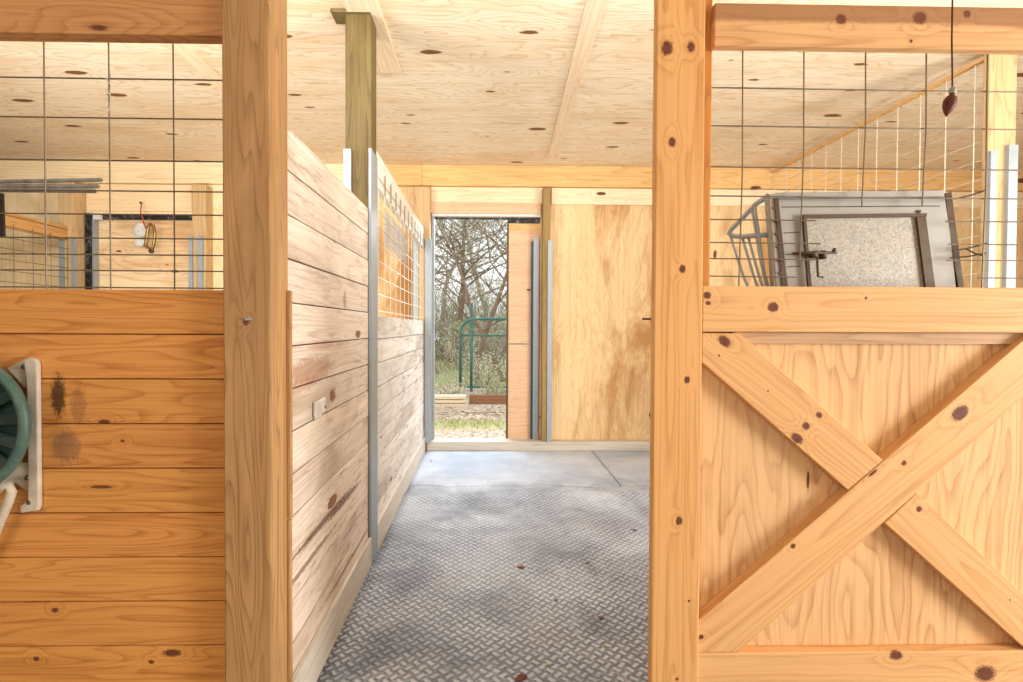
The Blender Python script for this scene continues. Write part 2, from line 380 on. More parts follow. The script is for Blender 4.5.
# ceiling battens
bl, br = at(596, 0, Z=CEIL), at(554, 152, Z=CEIL)
def strip(p, q, w, th, name, mat, **k):
    d = (q-p); L = d.length; a = math.atan2(d.y, d.x)-PI/2
    mb = MB().box(-w/2, w/2, 0, L, -th, 0)
    return mb.build(name, mat, local=Matrix.Translation(p) @ Matrix.Rotation(a, 4, 'Z'), bevel=.002)
d = (bl-br).normalized()
struct(strip(bl+d*1.6, br-d*.1, .10, .018, 'trim_1', M['batten']), 'pale batten on the ceiling, left of the orange post')
struct(MB().box(at(179, 44, Z=CEIL).x-.05, at(179, 44, Z=CEIL).x+.05, 1.2, 4.1, CEIL-.018, CEIL).build('trim_2', M['batten']), 'pale ceiling batten over the left stall')
struct(MB().box(-.74, -.56, 1.7, at(398, 70, Z=CEIL).y, CEIL-.02, CEIL).build('trim_3', M['batten']), 'pale ceiling batten over the plank partition')

# back wall with two doorways
D1 = (at(432, 300, Y=BACK).x, at(540, 300, Y=BACK).x); D2 = (at(90, 250, Y=BACK).x, at(193, 250, Y=BACK).x)
DT = at(480, 217, Y=BACK).z; DB = .09
mb = MB()
for x0, x1, z0, z1 in ((-8, D2[0], -.1, CEIL), (D2[0], D2[1], DT, CEIL), (D2[1], -1.9, -.1, CEIL), (D2[0], D2[1], -.1, DB)):
    mb.box(x0, x1, BACK, BACK+.02, z0, z1)
struct(mb.build('wall_back', M['ply_pale'], org=(-4, BACK, 0)), 'pale plywood back wall of the left stall')
mb = MB()
for x0, x1, z0, z1 in ((-1.9, D1[0], -.1, CEIL), (D1[0], D1[1], DT, CEIL), (D1[1], 7, -.1, CEIL), (D1[0], D1[1], -.1, DB)):
    mb.box(x0, x1, BACK, BACK+.02, z0, z1)
struct(mb.build('wall_back', M['ply_wall'], org=(0, BACK, 0)), 'stained plywood back wall around the open doorway')
# side walls of the barn
struct(MB().box(-8.02, -8, -3.5, BACK+.02, -.1, CEIL).build('wall_left', M['ply_wall'], org=(-8, 0, 0)))
struct(MB().box(-8, 7, -3.52, -3.5, -.1, CEIL).build('wall_front', M['ply_wall'], org=(0, -3.5, 0)))  # unseen wall, added to close off sky light from behind the camera
struct(MB().box(7, 7.02, 1.5, BACK+.02, -.1, CEIL).build('wall_right', M['ply_wall'], org=(7, 0, 0)))

# header beam on the back wall
zb1 = at(600, 187, Y=5.56).z
o = MB().box(-1.198, at(422, 180, Y=5.56).x, 5.56, 5.618, zb1, CEIL-.002).build('header_beam', M['joist'], bevel=.003)
tag(o, 'short orange header beam length above the low partition, left of the doorway', 'beam')
o = MB().box(-7.9, -1.2, 5.56, 5.618, zb1, CEIL-.002).build('header_beam', M['joist_pale'], bevel=.003)
tag(o, 'pale header beam along the top of the left stall back wall, seen through the left grid', 'beam')
o = MB().box(at(422, 180, Y=5.56).x+.002, 6.9, 5.56, 5.618, zb1, CEIL-.002).build('header_beam', M['joist'], bevel=.003)
tag(o, 'long orange header beam directly above the open doorway, against the ceiling', 'beam')
M['header_pale'] = wood('pine_header_pale', (238, 218, 182), (208, 174, 126), 'X', .6, 8, 7, .45, rk=.15, tint=.03)
zh0 = at(600, 205, Y=BACK-.02).z
for a, b, lb in ((at(431, 300, Y=BACK-.02).x, at(542, 300, Y=BACK-.02).x, 'pale horizontal board above the pinkish doorway header, between the two posts'),
                 (at(551, 300, Y=BACK-.02).x, 6.9, 'pale horizontal board along the top of the stained plywood, right of the doorway')):
    o = MB().box(a, b, BACK-.022, BACK-.0005, zh0+.004, zb1-.003).build('header_board', M['header_pale'], bevel=.003); tag(o, lb, 'board')
# header board over both doors
for k, (a, b, lb) in enumerate(((D1[0], D1[1], 'pinkish header board directly above the open doorway'), (D2[0], D2[1], 'pale header board above the closed left stall door'))):
    o = MB().box(a-.02 if k == 0 else a+.0, b+.0, BACK-.035 if k == 0 else BACK-.02, BACK-.001, DT+.03, at(480, 203, Y=BACK).z if k == 0 else zb1-.004).build('header_board', M['door_pink'] if k == 0 else M['ply_header'], bevel=.003)
    tag(o, lb, 'board')
# sill
zs = at(540, 441.8, Y=5.50).z
o = MB().box(at(427, 445, Y=5.50).x, 2.95, 5.50, 5.617, .0, zs).build('sill_board', M['sill'], bevel=.005)
tag(o, 'grey weathered sill timber along the foot of the back wall and doorway', 'sill')

# ------------------------------------------------------------------ posts
def post(x0, x1, y0, y1, z1, mat, label, channels=(), z0=0.0, group=None, bevel=.005):
    t_ = thing('timber_post', ((x0+x1)/2, (y0+y1)/2, z0), label, 'post', group)
    MB().box(x0, x1, y0, y1, z0, z1).build('shaft', mat, t_, bevel=bevel)
    for c in channels: MB_channel(*c).build('steel_channel', M['galv'], t_)
    return t_
def MB_channel(x0, x1, y0, y1, z0, z1, side='F', th=.004):
    """a folded U channel: web and two flanges"""
    mb = MB()
    if side == 'F':
        mb.box(x0, x1, y0, y0+th, z0, z1).box(x0, x0+th, y0+th, y1, z0, z1).box(x1-th, x1, y0+th, y1, z0, z1)
    else:
        mb.box(x1-th, x1, y0, y1, z0, z1).box(x0, x1-th, y0, y0+th, z0, z1).box(x0, x1-th, y1-th, y1, z0, z1)
    return mb
TOP = CEIL-.002
xa, xb = at(222.8, 327, Y=FRONT).x, at(270.5, 327, Y=FRONT).x
kn = []
M['post_l'] = wood('pine_post_brown', (198, 154, 102), (126, 82, 44), 'Z', .9, 12, 8, .62, tint=.0, blotch=(150, 112, 74), blotch_amt=.45,
    knots=[(at(246, 322, Y=FRONT).x-(xa+xb)/2, -.07, at(246, 322, Y=FRONT).z, .010, 1.1)])
PL = post(xa, xb, FRONT, FRONT+.14, TOP, M['post_l'], 'thick brown wooden post in the left foreground beside the plank wall')
a_, b_ = at(245, 320.5, Y=FRONT), at(252, 318, Y=FRONT)
MB().box(a_.x, b_.x, FRONT-.003, FRONT+.002, a_.z, b_.z).build('staple', M['galv'], PL, bevel=.001)
# stop boards on the right face of the left post
o = MB().box(xb+.0005, xb+.012, FRONT+.12, FRONT+.14, at(287, 521, Y=FRONT+.1).z, at(287, 290, Y=FRONT+.1).z).build('stop_board', M['post_l'], bevel=.002)
tag(o, 'short upper stop strip nailed to the side of the brown left post', 'board')
o = MB().box(xb+.0005, xb+.010, FRONT+.12, FRONT+.14, .0, at(287, 523, Y=FRONT+.1).z).build('stop_board', M['post_l'], bevel=.002)
tag(o, 'lower stop strip running down the side of the brown left post to the floor', 'board')

xc, xd = at(654, 327, Y=FRONT).x, at(702.5, 327, Y=FRONT).x
xm = (xc+xd)/2
def KP(lst, Y, org, r0=1.0):
    """knots read off the photograph, in an object's own frame"""
    out = []
    for px, py, r, e in lst:
        p = at(px, py, Y=Y)-Vector(org); out.append((p.x, p.y, p.z, r*Y/F, e))
    return out
M['post_r'] = wood('pine_post_orange', (230, 176, 112), (190, 126, 64), 'Z', .42, 10, 8, .55, tint=.0, fibre=.16,
    knots=KP([(667, 48, 6.5, 1.4), (691, 47, 4.2, 1.4), (672, 142, 4, 1.4), (682.5, 269, 3.2, 1.3), (687, 380, 3, 1.3), (679, 521, 3.3, 1.3), (689, 601, 1.4, 1), (677, 679, 1.6, 1)], FRONT, (xm, FRONT+.02, 0)))
t_ = thing('timber_post', (xm, FRONT+.02, 0), 'orange knotty post in front of the doorway, left of the X-braced half door', 'post')
MB().box(xc, xd, FRONT, FRONT+.032, 0, TOP).build('face_board', M['post_r'], t_, bevel=.004)
M['post_rear'] = wood('pine_post_rear', (206, 142, 72), (150, 92, 36), 'Z', .5, 10, 8, .5, rk=.35, rkscale=3, tint=0)
MB().box(xc+.075, at(711.5, 150, Y=FRONT+.066).x, FRONT+.066, FRONT+.18, 0, TOP).build('rear_post', M['post_rear'], t_, bevel=.004)
# stop strip and keeper behind the orange post
xs = at(649, 400, Y=FRONT+.06).x
o = MB().box(at(651.2, 400, Y=FRONT+.058).x, xc+.068, FRONT+.034, FRONT+.058, 0, at(650, 321, Y=FRONT+.05).z).build('stop_board', wood('pine_stop', (224, 186, 150), (190, 144, 104), 'Z', tint=0), bevel=.002)
tag(o, 'thin pinkish stop board on the doorway side of the orange knotty post', 'board')
kz = at(650, 320, Y=FRONT+.05).z
o = MB().box(at(643.5, 320, Y=FRONT+.045).x, xc+.05, FRONT+.042, FRONT+.058, kz, kz+.006).build('latch_keeper', M['dark_iron'])
tag(o, 'small dark metal latch keeper sticking out from the orange post at mid height', 'latch')

# post in the plank partition
YP = 2.88
x0, x1 = at(345.2, 120, Y=YP).x, at(371.3, 120, Y=YP).x
zc_top = at(348, 150, Y=YP).z
PP = post(x0, x1, YP, YP+.14, at(358, 11, Y=YP).z, M['treated'], 'greenish treated post rising from the plank partition to the ceiling',
     [(x0-.004, x0+.034, YP-.02, YP, .5, zc_top, 'F'), (x1-.008, x1+.006, YP-.03, YP+.14, 0.0, at(373, 150, Y=YP).z, 'R')])
o = MB().box(x0-.075, x1+.0, YP-.02, YP+.10, at(358, 11, Y=YP).z+.001, CEIL-.021).build('cap_block', M['treated'], bevel=.003)
tag(o, 'dark treated block between the greenish post and the ceiling', 'block')

# ------------------------------------------------------------------ partitions
def planks(mb, x0, x1, y0, y1, z0, z1, pitch, axis='Y', gap=.0045, off=0):
    z = z1
    while z > z0+.01:
        b = max(z0, z-pitch+gap); dx = random.uniform(-.0015, .0015)
        if axis == 'Y': mb.box(x0, x1+dx, y0, y1, b, z)
        else: mb.box(x0, x1, y0+dx, y1, b, z)
        z -= pitch
    if axis == 'Y': mb.box(x0-.006, x0+.001, y0+.002, y1-.002, z0+.002, z1-.004)
    return mb
def hwire(mb, pts, r=.003): mb.tube(pts, r, 5)

def partition(name, xr, ya, yb, ztop, label, pm, th=.038, base=True, z0=0.02):
    t_ = thing(name, (xr-th/2, ya, 0), label, 'partition')
    planks(MB(), xr-th, xr, ya, yb, z0, ztop, .1405).build('planks', pm, t_, bevel=.0025)
    if base: MB().box(xr+.001, xr+.018, ya, yb, 0.0, .165).build('base_board', M['plank_grey'], t_, bevel=.002)
    return t_
A = partition('plank_partition', PX+.004, FRONT+.142, YP-.032, E+.636, 'tall pale plank partition section beside the brown left post', M['stall_plank'])
# porcelain insulator on that partition
YB = 5.47
def grille_top(t_, xr, ya, yb, zlo, zhi, wm, ztops, side=1, rail=True, rail_h=.13, nv=None, r=.003, vm=None, vr=1, stub=False):
    xw = xr+.004*side
    if rail: MB().box(xr-.038, xr, ya, yb, zhi-rail_h, zhi).build('top_rail', M['rail'], t_, bevel=.003)
    mb = MB(); mv = MB(); ms = MB() if stub else None
    for z in ztops: mb.tube([(xw, ya+.01, z), (xw, (ya+yb)/2, z-.004), (xw, yb-.01, z)], r, 5)
    y = ya+.06
    while y < yb-.02:
        mv.tube([(xw+.004*side, y, zlo-.05), (xw+.004*side, y, zhi-(.10 if rail else .035))], r*vr, 5); y += .203
        if stub: ms.tube([(xw+.006*side, y, zhi-rail_h-.01), (xw+.006*side, y, zhi-rail_h*.42)], .0045, 5)
    if stub: ms.build('wire_ends', M['wire'], t_)
    mv.build('upright_wires', vm or wm, t_)
    return mb.build('wire_mesh', wm, t_)
M['rail'] = wood('pine_rail_pale', (238, 230, 216), (208, 190, 164), 'Y', .5, 7, 7, .4, tint=.03)
ZB = E+.062; ZT = E+1.005
zz = [ZB+.03+.098*i for i in range(10)]
B = partition('plank_partition', PX+.004, YP+.142, YB, ZB, 'low plank partition section, whitened by painted-in door light, with wire grille, ending at the doorway', M['stall_plank_far'])
grille_top(B, PX+.004, YP+.142, YB, ZB, ZT+.015, M['wire_bright'], zz[:-1], rail_h=.2, vm=M['wire_bright'], vr=.45, stub=True, r=.0036)
# finer mesh patch tied on the grille
mb = MB()
ya_, yb_, za_, zb_ = 3.25, 4.15, E+.50, E+.72
i = 0
for k in range(26):
    y = ya_+(yb_-ya_)*k/25
    mb.tube([(PX+.016, y, za_), (PX+.017, y+.03*math.sin(k), zb_)], .0016, 4)
for k in range(9):
    z = za_+(zb_-za_)*k/8
    mb.tube([(PX+.017, ya_+(yb_-ya_)*q/10, z+.008*math.sin(q*1.9+k)) for q in range(11)], .0016, 4)
mb.build('mesh_patch', M['galv'], B)
# left stall's far partition
Lp = partition('plank_partition', PXL, 1.7, YB, ZB, 'far left plank partition with wire grille at the other side of the left stall', M['stall_plank'], base=False)
M['rail_far'] = wood('pine_rail_brown', (206, 158, 98), (156, 104, 54), 'Y', .5, 7, 7, .5, tint=.03)
M['rail'], keep = M['rail_far'], M['rail']
grille_top(Lp, PXL, 1.7, YB, ZB, ZT, M['wire'], zz, rail_h=.14)
M['rail'] = keep
# right stall's far partition: grille almost up to the ceiling
YR = at(987, 200, X=RX-.02).y
Rp = partition('plank_partition', RX+.038, YR+.045, YB+.13, ZB, 'plank partition with tall wire grille at the right side of the right stall', M['stall_plank'], base=False)
ztR = at(770, 171, X=RX).z
ztR = E+1.665
MB().box(RX, RX+.038, YR+.045, YB+.07, ztR-.02, ztR).build('top_strip', M['joist'], Rp)
grille_top(Rp, RX+.0, YR+.045, YB+.1, ZB, ztR, M['wire_bright'], [ZB+.05+.115*i for i in range(14)], side=-1, rail=False, r=.0035)
post(RX-.02, RX+.15, YR, YR+.04, TOP, M['treated_back'], 'pale post with two steel channels at the right edge, behind the half door',
     [(RX-.025, RX+.012, YR-.025, YR, .2, at(990, 152, Y=YR).z, 'F'), (RX+.085, RX+.14, YR-.025, YR, .2, at(1008, 146, Y=YR).z, 'F')])

# back wall posts
xq = lambda px, Y=YB+.03: at(px, 300, Y=Y).x
zt = at(480, 187.5, Y=YB+.03).z
post(xq(415), xq(430), YB+.005, BACK-.001, zt, M['treated_back'], 'back wall post left of the open doorway, where the low partition ends',
     [(xq(413.6), xq(418.5), YB-.015, YB+.005, zs, at(428, 239, Y=YB).z, 'F'), (xq(425.5), xq(432), YB-.015, YB+.005, zs, at(428, 239, Y=YB).z, 'F')], z0=zs+.001)
post(xq(542.5), xq(550), YB+.03, BACK-.001, zt, M['treated_mid'], 'slim dark post on the right side of the open doorway',
     [(xq(547.5), xq(552), YB+.015, YB+.03, zs, at(549, 240, Y=YB).z, 'F')], z0=zs+.001)
post(xq(59, 5.43), xq(73.5, 5.43), 5.43, BACK-.001, zt, M['treated_back'], 'back wall post left of the closed left stall door',
     [(xq(60, 5.42), xq(64.5, 5.42), 5.41, 5.43, .1, at(62, 238, Y=YB).z, 'F'), (xq(73.0, 5.43), xq(76, 5.43), 5.41, 5.45, .1, at(75, 238, Y=YB).z, 'F')])
post(xq(194), xq(207.5), YB+.005, BACK-.001, zt, M['treated_back'], 'back wall post right of the closed left stall door, seen past the grid',
     [(xq(191), xq(195), YB-.015, YB+.005, .1, at(193, 236, Y=YB).z, 'F'), (xq(200), xq(205), YB-.015, YB+.005, .1, at(203, 236, Y=YB).z, 'F')])

# ------------------------------------------------------------------ doors in the back wall
dx = at(506.5, 300, Y=BACK+.07).x
def door_empty(name, loc, label):
    o = bpy.data.objects.new(name, None); C.objects.link(o); o.location = loc; o['_w'] = tuple(loc); o['kind'] = 'structure'; o['label'] = label; return o
D = door_empty('door_1', (.3, BACK+.07, 0), 'wooden sliding door pushed half open to the right in the centre doorway')
zm = at(520, 344, Y=BACK+.07).z
MB().box(dx+.02, dx+.62, BACK+.06, BACK+.085, zm+.006, DT-.05).build('upper_panel', M['door_pink'], D, bevel=.002)
MB().box(dx+.02, dx+.62, BACK+.06, BACK+.085, DB+.002, zm-.006).build('lower_panel', M['door_pink'], D, bevel=.002)
MB().box(dx+.02, dx+.62, BACK+.052, BACK+.0595, DT-.13, DT-.055).build('top_batten', M['joist'], D, bevel=.002)
MB().box(dx, dx+.0195, BACK+.05, BACK+.09, DB, DT-.02).build('edge_channel', M['dark_iron'], D)
MB_channel(D1[0]-.0, D1[0]+.025, BACK-.02, BACK+.06, DB+.001, DT, 'F').build('jamb_channel', M['galv'], D)
MB_channel(D1[1]-.072, D1[1]-.015, BACK-.01, BACK+.045, DB+.001, DT-.22, 'F').build('jamb_channel', M['galv'], D)
M['blue'] = plain('blue_edge', (66, 92, 112), .4)
MB().box(D1[1]-.095, D1[1]-.075, BACK+.02, BACK+.04, DB+.001, DT-.25).build('edge_strip', M['blue'], D)
MB().box(D1[0], D1[1], BACK-.03, BACK+.0, DT+.001, DT+.028).build('head_flashing', M['white_metal'], D)
MB().box(D1[0], D1[1], BACK+.022, BACK+.05, DT-.018, DT).build('track', M['black_track'], D)
MB().box(dx, D1[1], BACK+.022, BACK+.05, DT-.055, DT-.0185).build('track_cover', M['black_track'], D)
MB().box(D1[0], D1[1], BACK+.0, BACK+.06, DB-.0, DB+.012).build('threshold', M['white_metal'], D)
D = door_empty('door_2', (-3.6, BACK+.07, 0), 'closed wooden sliding door in the left stall, framed in black')
M['door_diag'] = wood('pine_door_grained', (240, 218, 176), (192, 140, 84), 'X', .5, 3.2, 6, .5, tint=.03, rk=.25, blotch=(196, 140, 80), blotch_amt=.6)
MB().box(D2[0]-.1, D2[1]+.1, BACK+.06, BACK+.085, DB, DT+.02).build('panel', M['door_diag'], D)
MB().box(D2[0], D2[1], BACK+.022, BACK+.05, DT-.05, DT-.0).build('track', M['black_track'], D)
MB().box(D2[0]-.015, D2[0]+.035, BACK-.05, BACK+.04, DB, DT).build('jamb', M['black_track'], D)
MB().box(D2[0]+.037, D2[0]+.055, BACK-.02, BACK+.05, DB, DT-.06).build('jamb_channel', M['galv'], D)
MB().box(D2[0]+.04, D2[0]+.12, BACK-.012, BACK+.02, DT-.06, DT-.01).build('roller_bracket', M['white_metal'], D)

# ------------------------------------------------------------------ front stall wall (left)
YL = 1.57
ztl = at(110, 289.5, Y=YL).z
pitch = (at(110, 289.5, Y=YL).z-at(110, 646.5, Y=YL).z)/8
xl0 = -2.6
cxm, czm = (xl0+xa)/2, 0
def S(px, py): p = at(px, py, Y=YL)-Vector((cxm, YL+.019, 0)); return tuple(p)
rng = (at(20, 300, Y=YL).x-at(0, 300, Y=YL).x)/20
ff = M['front_plank']
M['front_plank'] = wood('pine_oiled_boards', (222, 158, 84), (164, 92, 36), 'X', .9, 12, 9, .55, tint=.06, fibre=.24,
    knots=KP([(122, 441, 2.2, 1.6), (104, 422, 2.6, 2.2), (55, 610, 3, 1.3), (36, 659, 3, 1.3), (101, 487, 1.8, 6), (151, 662, 2.2, 1.4)], YL, (cxm, YL+.019, 0))
          + [tuple(list(S(172, 653))[:3])+(.012, 2.6)],
    stains_patches=[(S(58, 396), (9*rng, .1, 25*rng), (58, 40, 28), .85), (S(66, 447), (17*rng, .1, 20*rng), (104, 84, 74), .55), (S(78, 405), (9*rng, .1, 24*rng), (140, 92, 60), .5)])
t_ = thing('plank_wall', (cxm, YL+.019, 0), 'waist-high wall of oiled orange horizontal planks in the left foreground', 'wall')
mb = MB(); z = ztl
while z > .02:
    mb.box(xl0, xa-.001, YL+random.uniform(0, .002), YL+.038, max(.005, z-pitch+.0028), z); z -= pitch
mb.box(xl0, xa-.002, YL+.036, YL+.041, .01, ztl-.004)
mb.build('planks', M['front_plank'], t_, bevel=.003)
# beam over it
zb = at(110, 34, Y=1.55).z
M['beam_f'] = wood('pine_beam_orange', (212, 156, 100), (160, 104, 54), 'X', .5, 9, 8, .5, tint=.03, rk=.2, rkscale=1.4)
o = MB().box(xl0, xa-.001, 1.55, 1.60, zb, zb+.14).build('header_beam', M['beam_f'], bevel=.003)
tag(o, 'orange crossbeam above the wire grid in the upper left corner', 'beam')
zb_r = at(867, 48, Y=1.555).z
xr1 = at(711.5, 150, Y=FRONT+.04).x
M['beam_r'] = wood('pine_beam_two_tone', (226, 178, 124), (176, 118, 70), 'X', .5, 9, 8, .55, tint=.0, stains_patches=[((0, 0, .048), (9, .3, .052), (150, 104, 68), .75, 1), ((.42, 0, .05), (.17, .3, .06), (132, 82, 36), .8, 1)],  # brown stain on the upper half; a darker patch right of the middle
     knots=KP([(841, 19, 5, 1.1), (920, 18, 6.5, 1.1), (967, 14, 4, 1), (911, 41, 1.6, 1)], 1.555, ((xr1+3.2)/2, 1.58, zb_r+.07)))
o = MB().box(xr1+.001, 3.2, 1.555, 1.583, zb_r, at(867, 5, Y=1.555).z).build('header_beam', M['beam_r'], org=((xr1+3.2)/2, 1.58, zb_r+.07), bevel=.003)
tag(o, 'orange knotty crossbeam above the wire grid over the half door', 'beam')
o = MB().box(2.35, 2.45, 1.601, 1.70, 0, TOP).build('timber_post', M['treated_back']); tag(o, 'post at the far end of the half door', 'post')

# wire grids
def wpt(px, py, Y): return at(px, py, Y=Y)
YG = 1.614
gl = thing('wire_grid', (cxm, YG, 1), 'welded wire grid above the orange plank wall at left', 'wire panel')
mb = MB(); xs0 = at(45, 150, Y=YG).x; st = at(109.5, 150, Y=YG).x-xs0
zlo, zhi = at(110, 291, Y=YG).z-.03, zb+.03
for i in range(-6, 4):
    x = xs0+st*i
    if x < xa-.01: mb.tube([(x, YG, zlo), (x+.001*random.uniform(-1, 1), YG, (zlo+zhi)/2), (x, YG, zhi)], .0023, 6)
for y in (77.5, 117, 159.5, 190, 213.5, 237.5, 254, 270, 287):
    z = at(110, y, Y=YG).z
    mb.tube([(xl0, YG+.005, z+.002), (-1.3, YG+.005, z-.001), (xa-.002, YG+.005, z-.002)], .0023, 6)
mb.build('grid', M['wire'], gl)
# twist of tie wire
p = at(108.5, 78, Y=YG)
pts = [p+Vector((.006*math.cos(k*.9), .006*math.sin(k*.9)-.002, .012-.0045*k)) for k in range(22)]
MB().tube(pts+[p+Vector((-.004, -.004, -.115))], .0014, 5).build('tie_wire', M['wire_bright'], gl)
YGR = 1.627
gr = thing('wire_grid', (1.6, YGR, 1), 'welded wire grid with a hole cut in it, above the half door', 'wire panel')
mb = MB()
zr_hi = zb_r+.03; zr_lo = at(860, 288, Y=YGR).z-.03
cols = [(741.5, None), (802.5, 259), (864, 206), (924.5, 206), (985.5, None)]
for px, yend in cols:
    x = at(px, 150, Y=YGR).x
    z1 = zr_lo if yend is None else at(px, yend, Y=YGR).z
    mb.tube([(x, YGR, zr_hi), (x+.003, YGR-.001, (zr_hi+z1)/2), (x-.004, YGR, z1)], .0023, 6)
sp = at(985.5, 150, Y=YGR).x-at(924.5, 150, Y=YGR).x
for k in range(1, 5):
    x = at(985.5, 150, Y=YGR).x+sp*k; mb.tube([(x, YGR, zr_hi), (x, YGR, zr_lo)], .0023, 6)
xL, xR = xr1-.02, 2.35
for y, cut in ((89, None), (127, None), (168, None), (197, None), (220.5, (815, 945)), (243.5, (820, 948)), (259.5, (816, 946)), (277, (796, 977))):
    z = at(860, y, Y=YGR).z
    if cut is None: mb.tube([(xL, YGR+.005, z+.001), (1.3, YGR+.005, z-.001), (xR, YGR+.005, z)], .0023, 6)
    else:
        a, b = at(cut[0], y, Y=YGR), at(cut[1], y, Y=YGR)
        mb.tube([(xL, YGR+.005, z+.001), (a.x, YGR-.003, z-.002)], .0023, 6); mb.tube([(b.x, YGR-.003, z-.001), (xR, YGR+.005, z)], .0023, 6)
mb.build('grid', M['wire'], gr)
for (a, b) in (((952, 251), (987, 243)), ((950, 258), (986, 253)), ((966, 249), (984, 256)), ((955, 199), (986, 190))):
    MB().tube([at(*a, Y=YGR+.012), at((a[0]+b[0])/2, (a[1]+b[1])/2+1, Y=YGR+.009), at(*b, Y=YGR+.006)], .0026, 5).build('cut_wire', M['dark_iron'], gr)

# ------------------------------------------------------------------ half door with X bracing
YD = 1.535; TH = .038; YPY = YD+TH
DXL = at(702.8, 310, Y=YD).x; DXR = 2.34
hd = thing('half_door', ((DXL+DXR)/2, YD, .1), 'plywood half door with X-shaped bracing in the right foreground', 'door')
DZT = at(860, 286.8, Y=YD).z; DZB = .12
ho = Vector(hd['_w'])
M['door_ply'] = wood('plywood_door', (232, 188, 134), (176, 118, 72), 'Z', .75, 5.2, 10, .6, tint=.0, fibre=.16, rk=.04, warp=.8, blotch=(222, 186, 140), blotch_amt=.5,
     knots=KP([(808, 480, 1.6, 6)], YPY, ho))
def dwood(n, knots, Y=YD, **k):
    return wood(n, (232, 182, 124), (196, 136, 78), 'X', .45, 8, 8, .55, tint=.0, fibre=.18, knots=knots, **k)
MB().box(DXL+.002, DXR, YPY, YPY+.015, DZB, DZT-.0).build('panel', M['door_ply'], hd)
MB().box(DXL, DXR, YD, YPY-.0005, at(860, 332.3, Y=YD).z, DZT).build('top_rail', dwood('pine_top_rail', KP([(773, 307, 4.8, 1.15), (707, 295.5, 4.4, 1), (866, 298, 1.8, 1), (708, 303, 2.5, 1.5)], YD, ho)), hd, bevel=.003)
MB().box(DXL+.10, DXR, YPY-.016, YPY-.0005, at(860, 343.5, Y=YPY).z, at(860, 332.3, Y=YD).z-.001).build('upper_batten', wood('pine_inner_batten', (206, 168, 128), (150, 110, 76), 'X', .5, 9, 8, .5, tint=0), hd)
MB().box(DXL-.006, DXR, YD, YPY-.0005, DZB, at(860, 652, Y=YD).z).build('bottom_rail', dwood('pine_bottom_rail', KP([(896, 655, 5, 1.4), (985, 674, 8, 1.5)], YD, ho)), hd, bevel=.003)
MB().box(DXR-.14, DXR, YD, YPY-.0005, at(860, 652, Y=YD).z+.001, at(860, 332.3, Y=YD).z-.001).build('stile', dwood('pine_stile', ()), hd, bevel=.003)
def brace(name, corners, p0, p1, knots):
    """a board laid at a slant: its mesh lies along its own X so that the grain follows it"""
    a, b = at(*p0, Y=YD), at(*p1, Y=YD); d = (b-a).normalized(); ang = -math.atan2(d.z, d.x)
    mt = Matrix.Translation(a) @ Matrix.Rotation(ang, 4, 'Y'); inv = mt.inverted()
    pts = [inv @ (at(c[0], c[1], Y=YD) if len(c) == 2 else Vector(c)) for c in corners]
    kk = []
    for px, py, r, e in knots:
        q = inv @ at(px, py, Y=YD); kk.append((q.x, q.y, q.z, r*YD/F, e))
    mb = MB().prism(pts, (0, TH-.0006, 0))
    return mb.build(name, dwood('pine_'+name+str(len(knots)), kk), hd, local=mt, bevel=.002)
zt_ = at(860, 332.6, Y=YD).z-.002; zb2 = at(860, 652, Y=YD).z+.002
# the long one, from low left to high right
pA, pB = at(699.5, 620, Y=YD), at(1023, 340.5, Y=YD); qA, qB = at(738, 653, Y=YD), at(1023, 397.5, Y=YD)
def ext(p, q, **k):
    (ax, v), = k.items(); i = 'XYZ'.index(ax); return p+(q-p)*((v-p[i])/(q[i]-p[i]))
c1 = [Vector((DXL-.004, YD, ext(pA, pB, X=DXL-.004).z)), ext(pA, pB, Z=zt_), ext(qA, qB, Z=zt_), ext(qA, qB, Z=zb2), Vector((DXL-.004, YD, zb2))]
if c1[2].x > DXR-.145:
    e = ext(qA, qB, X=DXR-.145); c1[2:3] = [Vector((DXR-.145, YD, zt_)), e]
brace('brace', [tuple(v) for v in c1], (699.5, 636), (1023, 369),
      [(960, 413, 6, 1.5), (904, 463, 2.8, 1.2), (793, 546, 2.6, 1.1), (873, 473, 1.6, 4), (701, 637, 2.6, 1.2)])
brace('brace', [(702.5, 333.2), (739.2, 333.4), (883, 460.2), (848, 490), (702.3, 362.5)], (702, 345), (866, 475),
      [(724.5, 341, 5.5, 1.5), (806, 426, 4, 1.1), (819, 415, 2.8, 1.2), (797, 438.5, 5, 1.5), (719, 355.5, 1.2, 1), (768, 391, .9, 1)])
uA, uB = at(917, 493, Y=YD), at(1023, 594, Y=YD); lA, lB = at(885, 523, Y=YD), at(1023, 646.5, Y=YD)
brace('brace', [tuple(uA), tuple(ext(uA, uB, Z=zb2)), tuple(ext(lA, lB, Z=zb2)), tuple(lA)], (901, 508), (1023, 622),
      [(919, 509, 3, 1.1), (1021, 550, 2, 2), (1010, 600, 1, 1)])

# ------------------------------------------------------------------ sheet-metal hatch and hay rack behind the grid
YH = 1.66
hp = thing('metal_hatch', tuple(at(862, 288, Y=YH)), 'grey sheet-metal hatch with bolted inset door, behind the grid over the half door', 'hatch')
def pp(px, py, Y=YH): return at(px, py, Y=Y)
def quad(mb, pts, y0, y1):
    a = [at(x, y, Y=y0) for x, y in pts]; mb.prism(a, (0, y1-y0, 0)); return mb
def low(p, q, y): return (p[0]+(q[0]-p[0])*(y-p[1])/(q[1]-p[1]), y)
TL, BL = (777, 193), (788, 288); TR, BR = (944, 191), (959, 288)
Yb = 352
quad(MB(), [TL, TR, low(TR, BR, Yb), low(TL, BL, Yb)], YH, YH+.012).build('sheet', M['galv_old'], hp, bevel=.002)
quad(MB(), [(776, 192.5), (944, 190), (944.5, 196.5), (777, 198.5)], YH-.010, YH).build('top_lip', M['galv_old'], hp, bevel=.002)
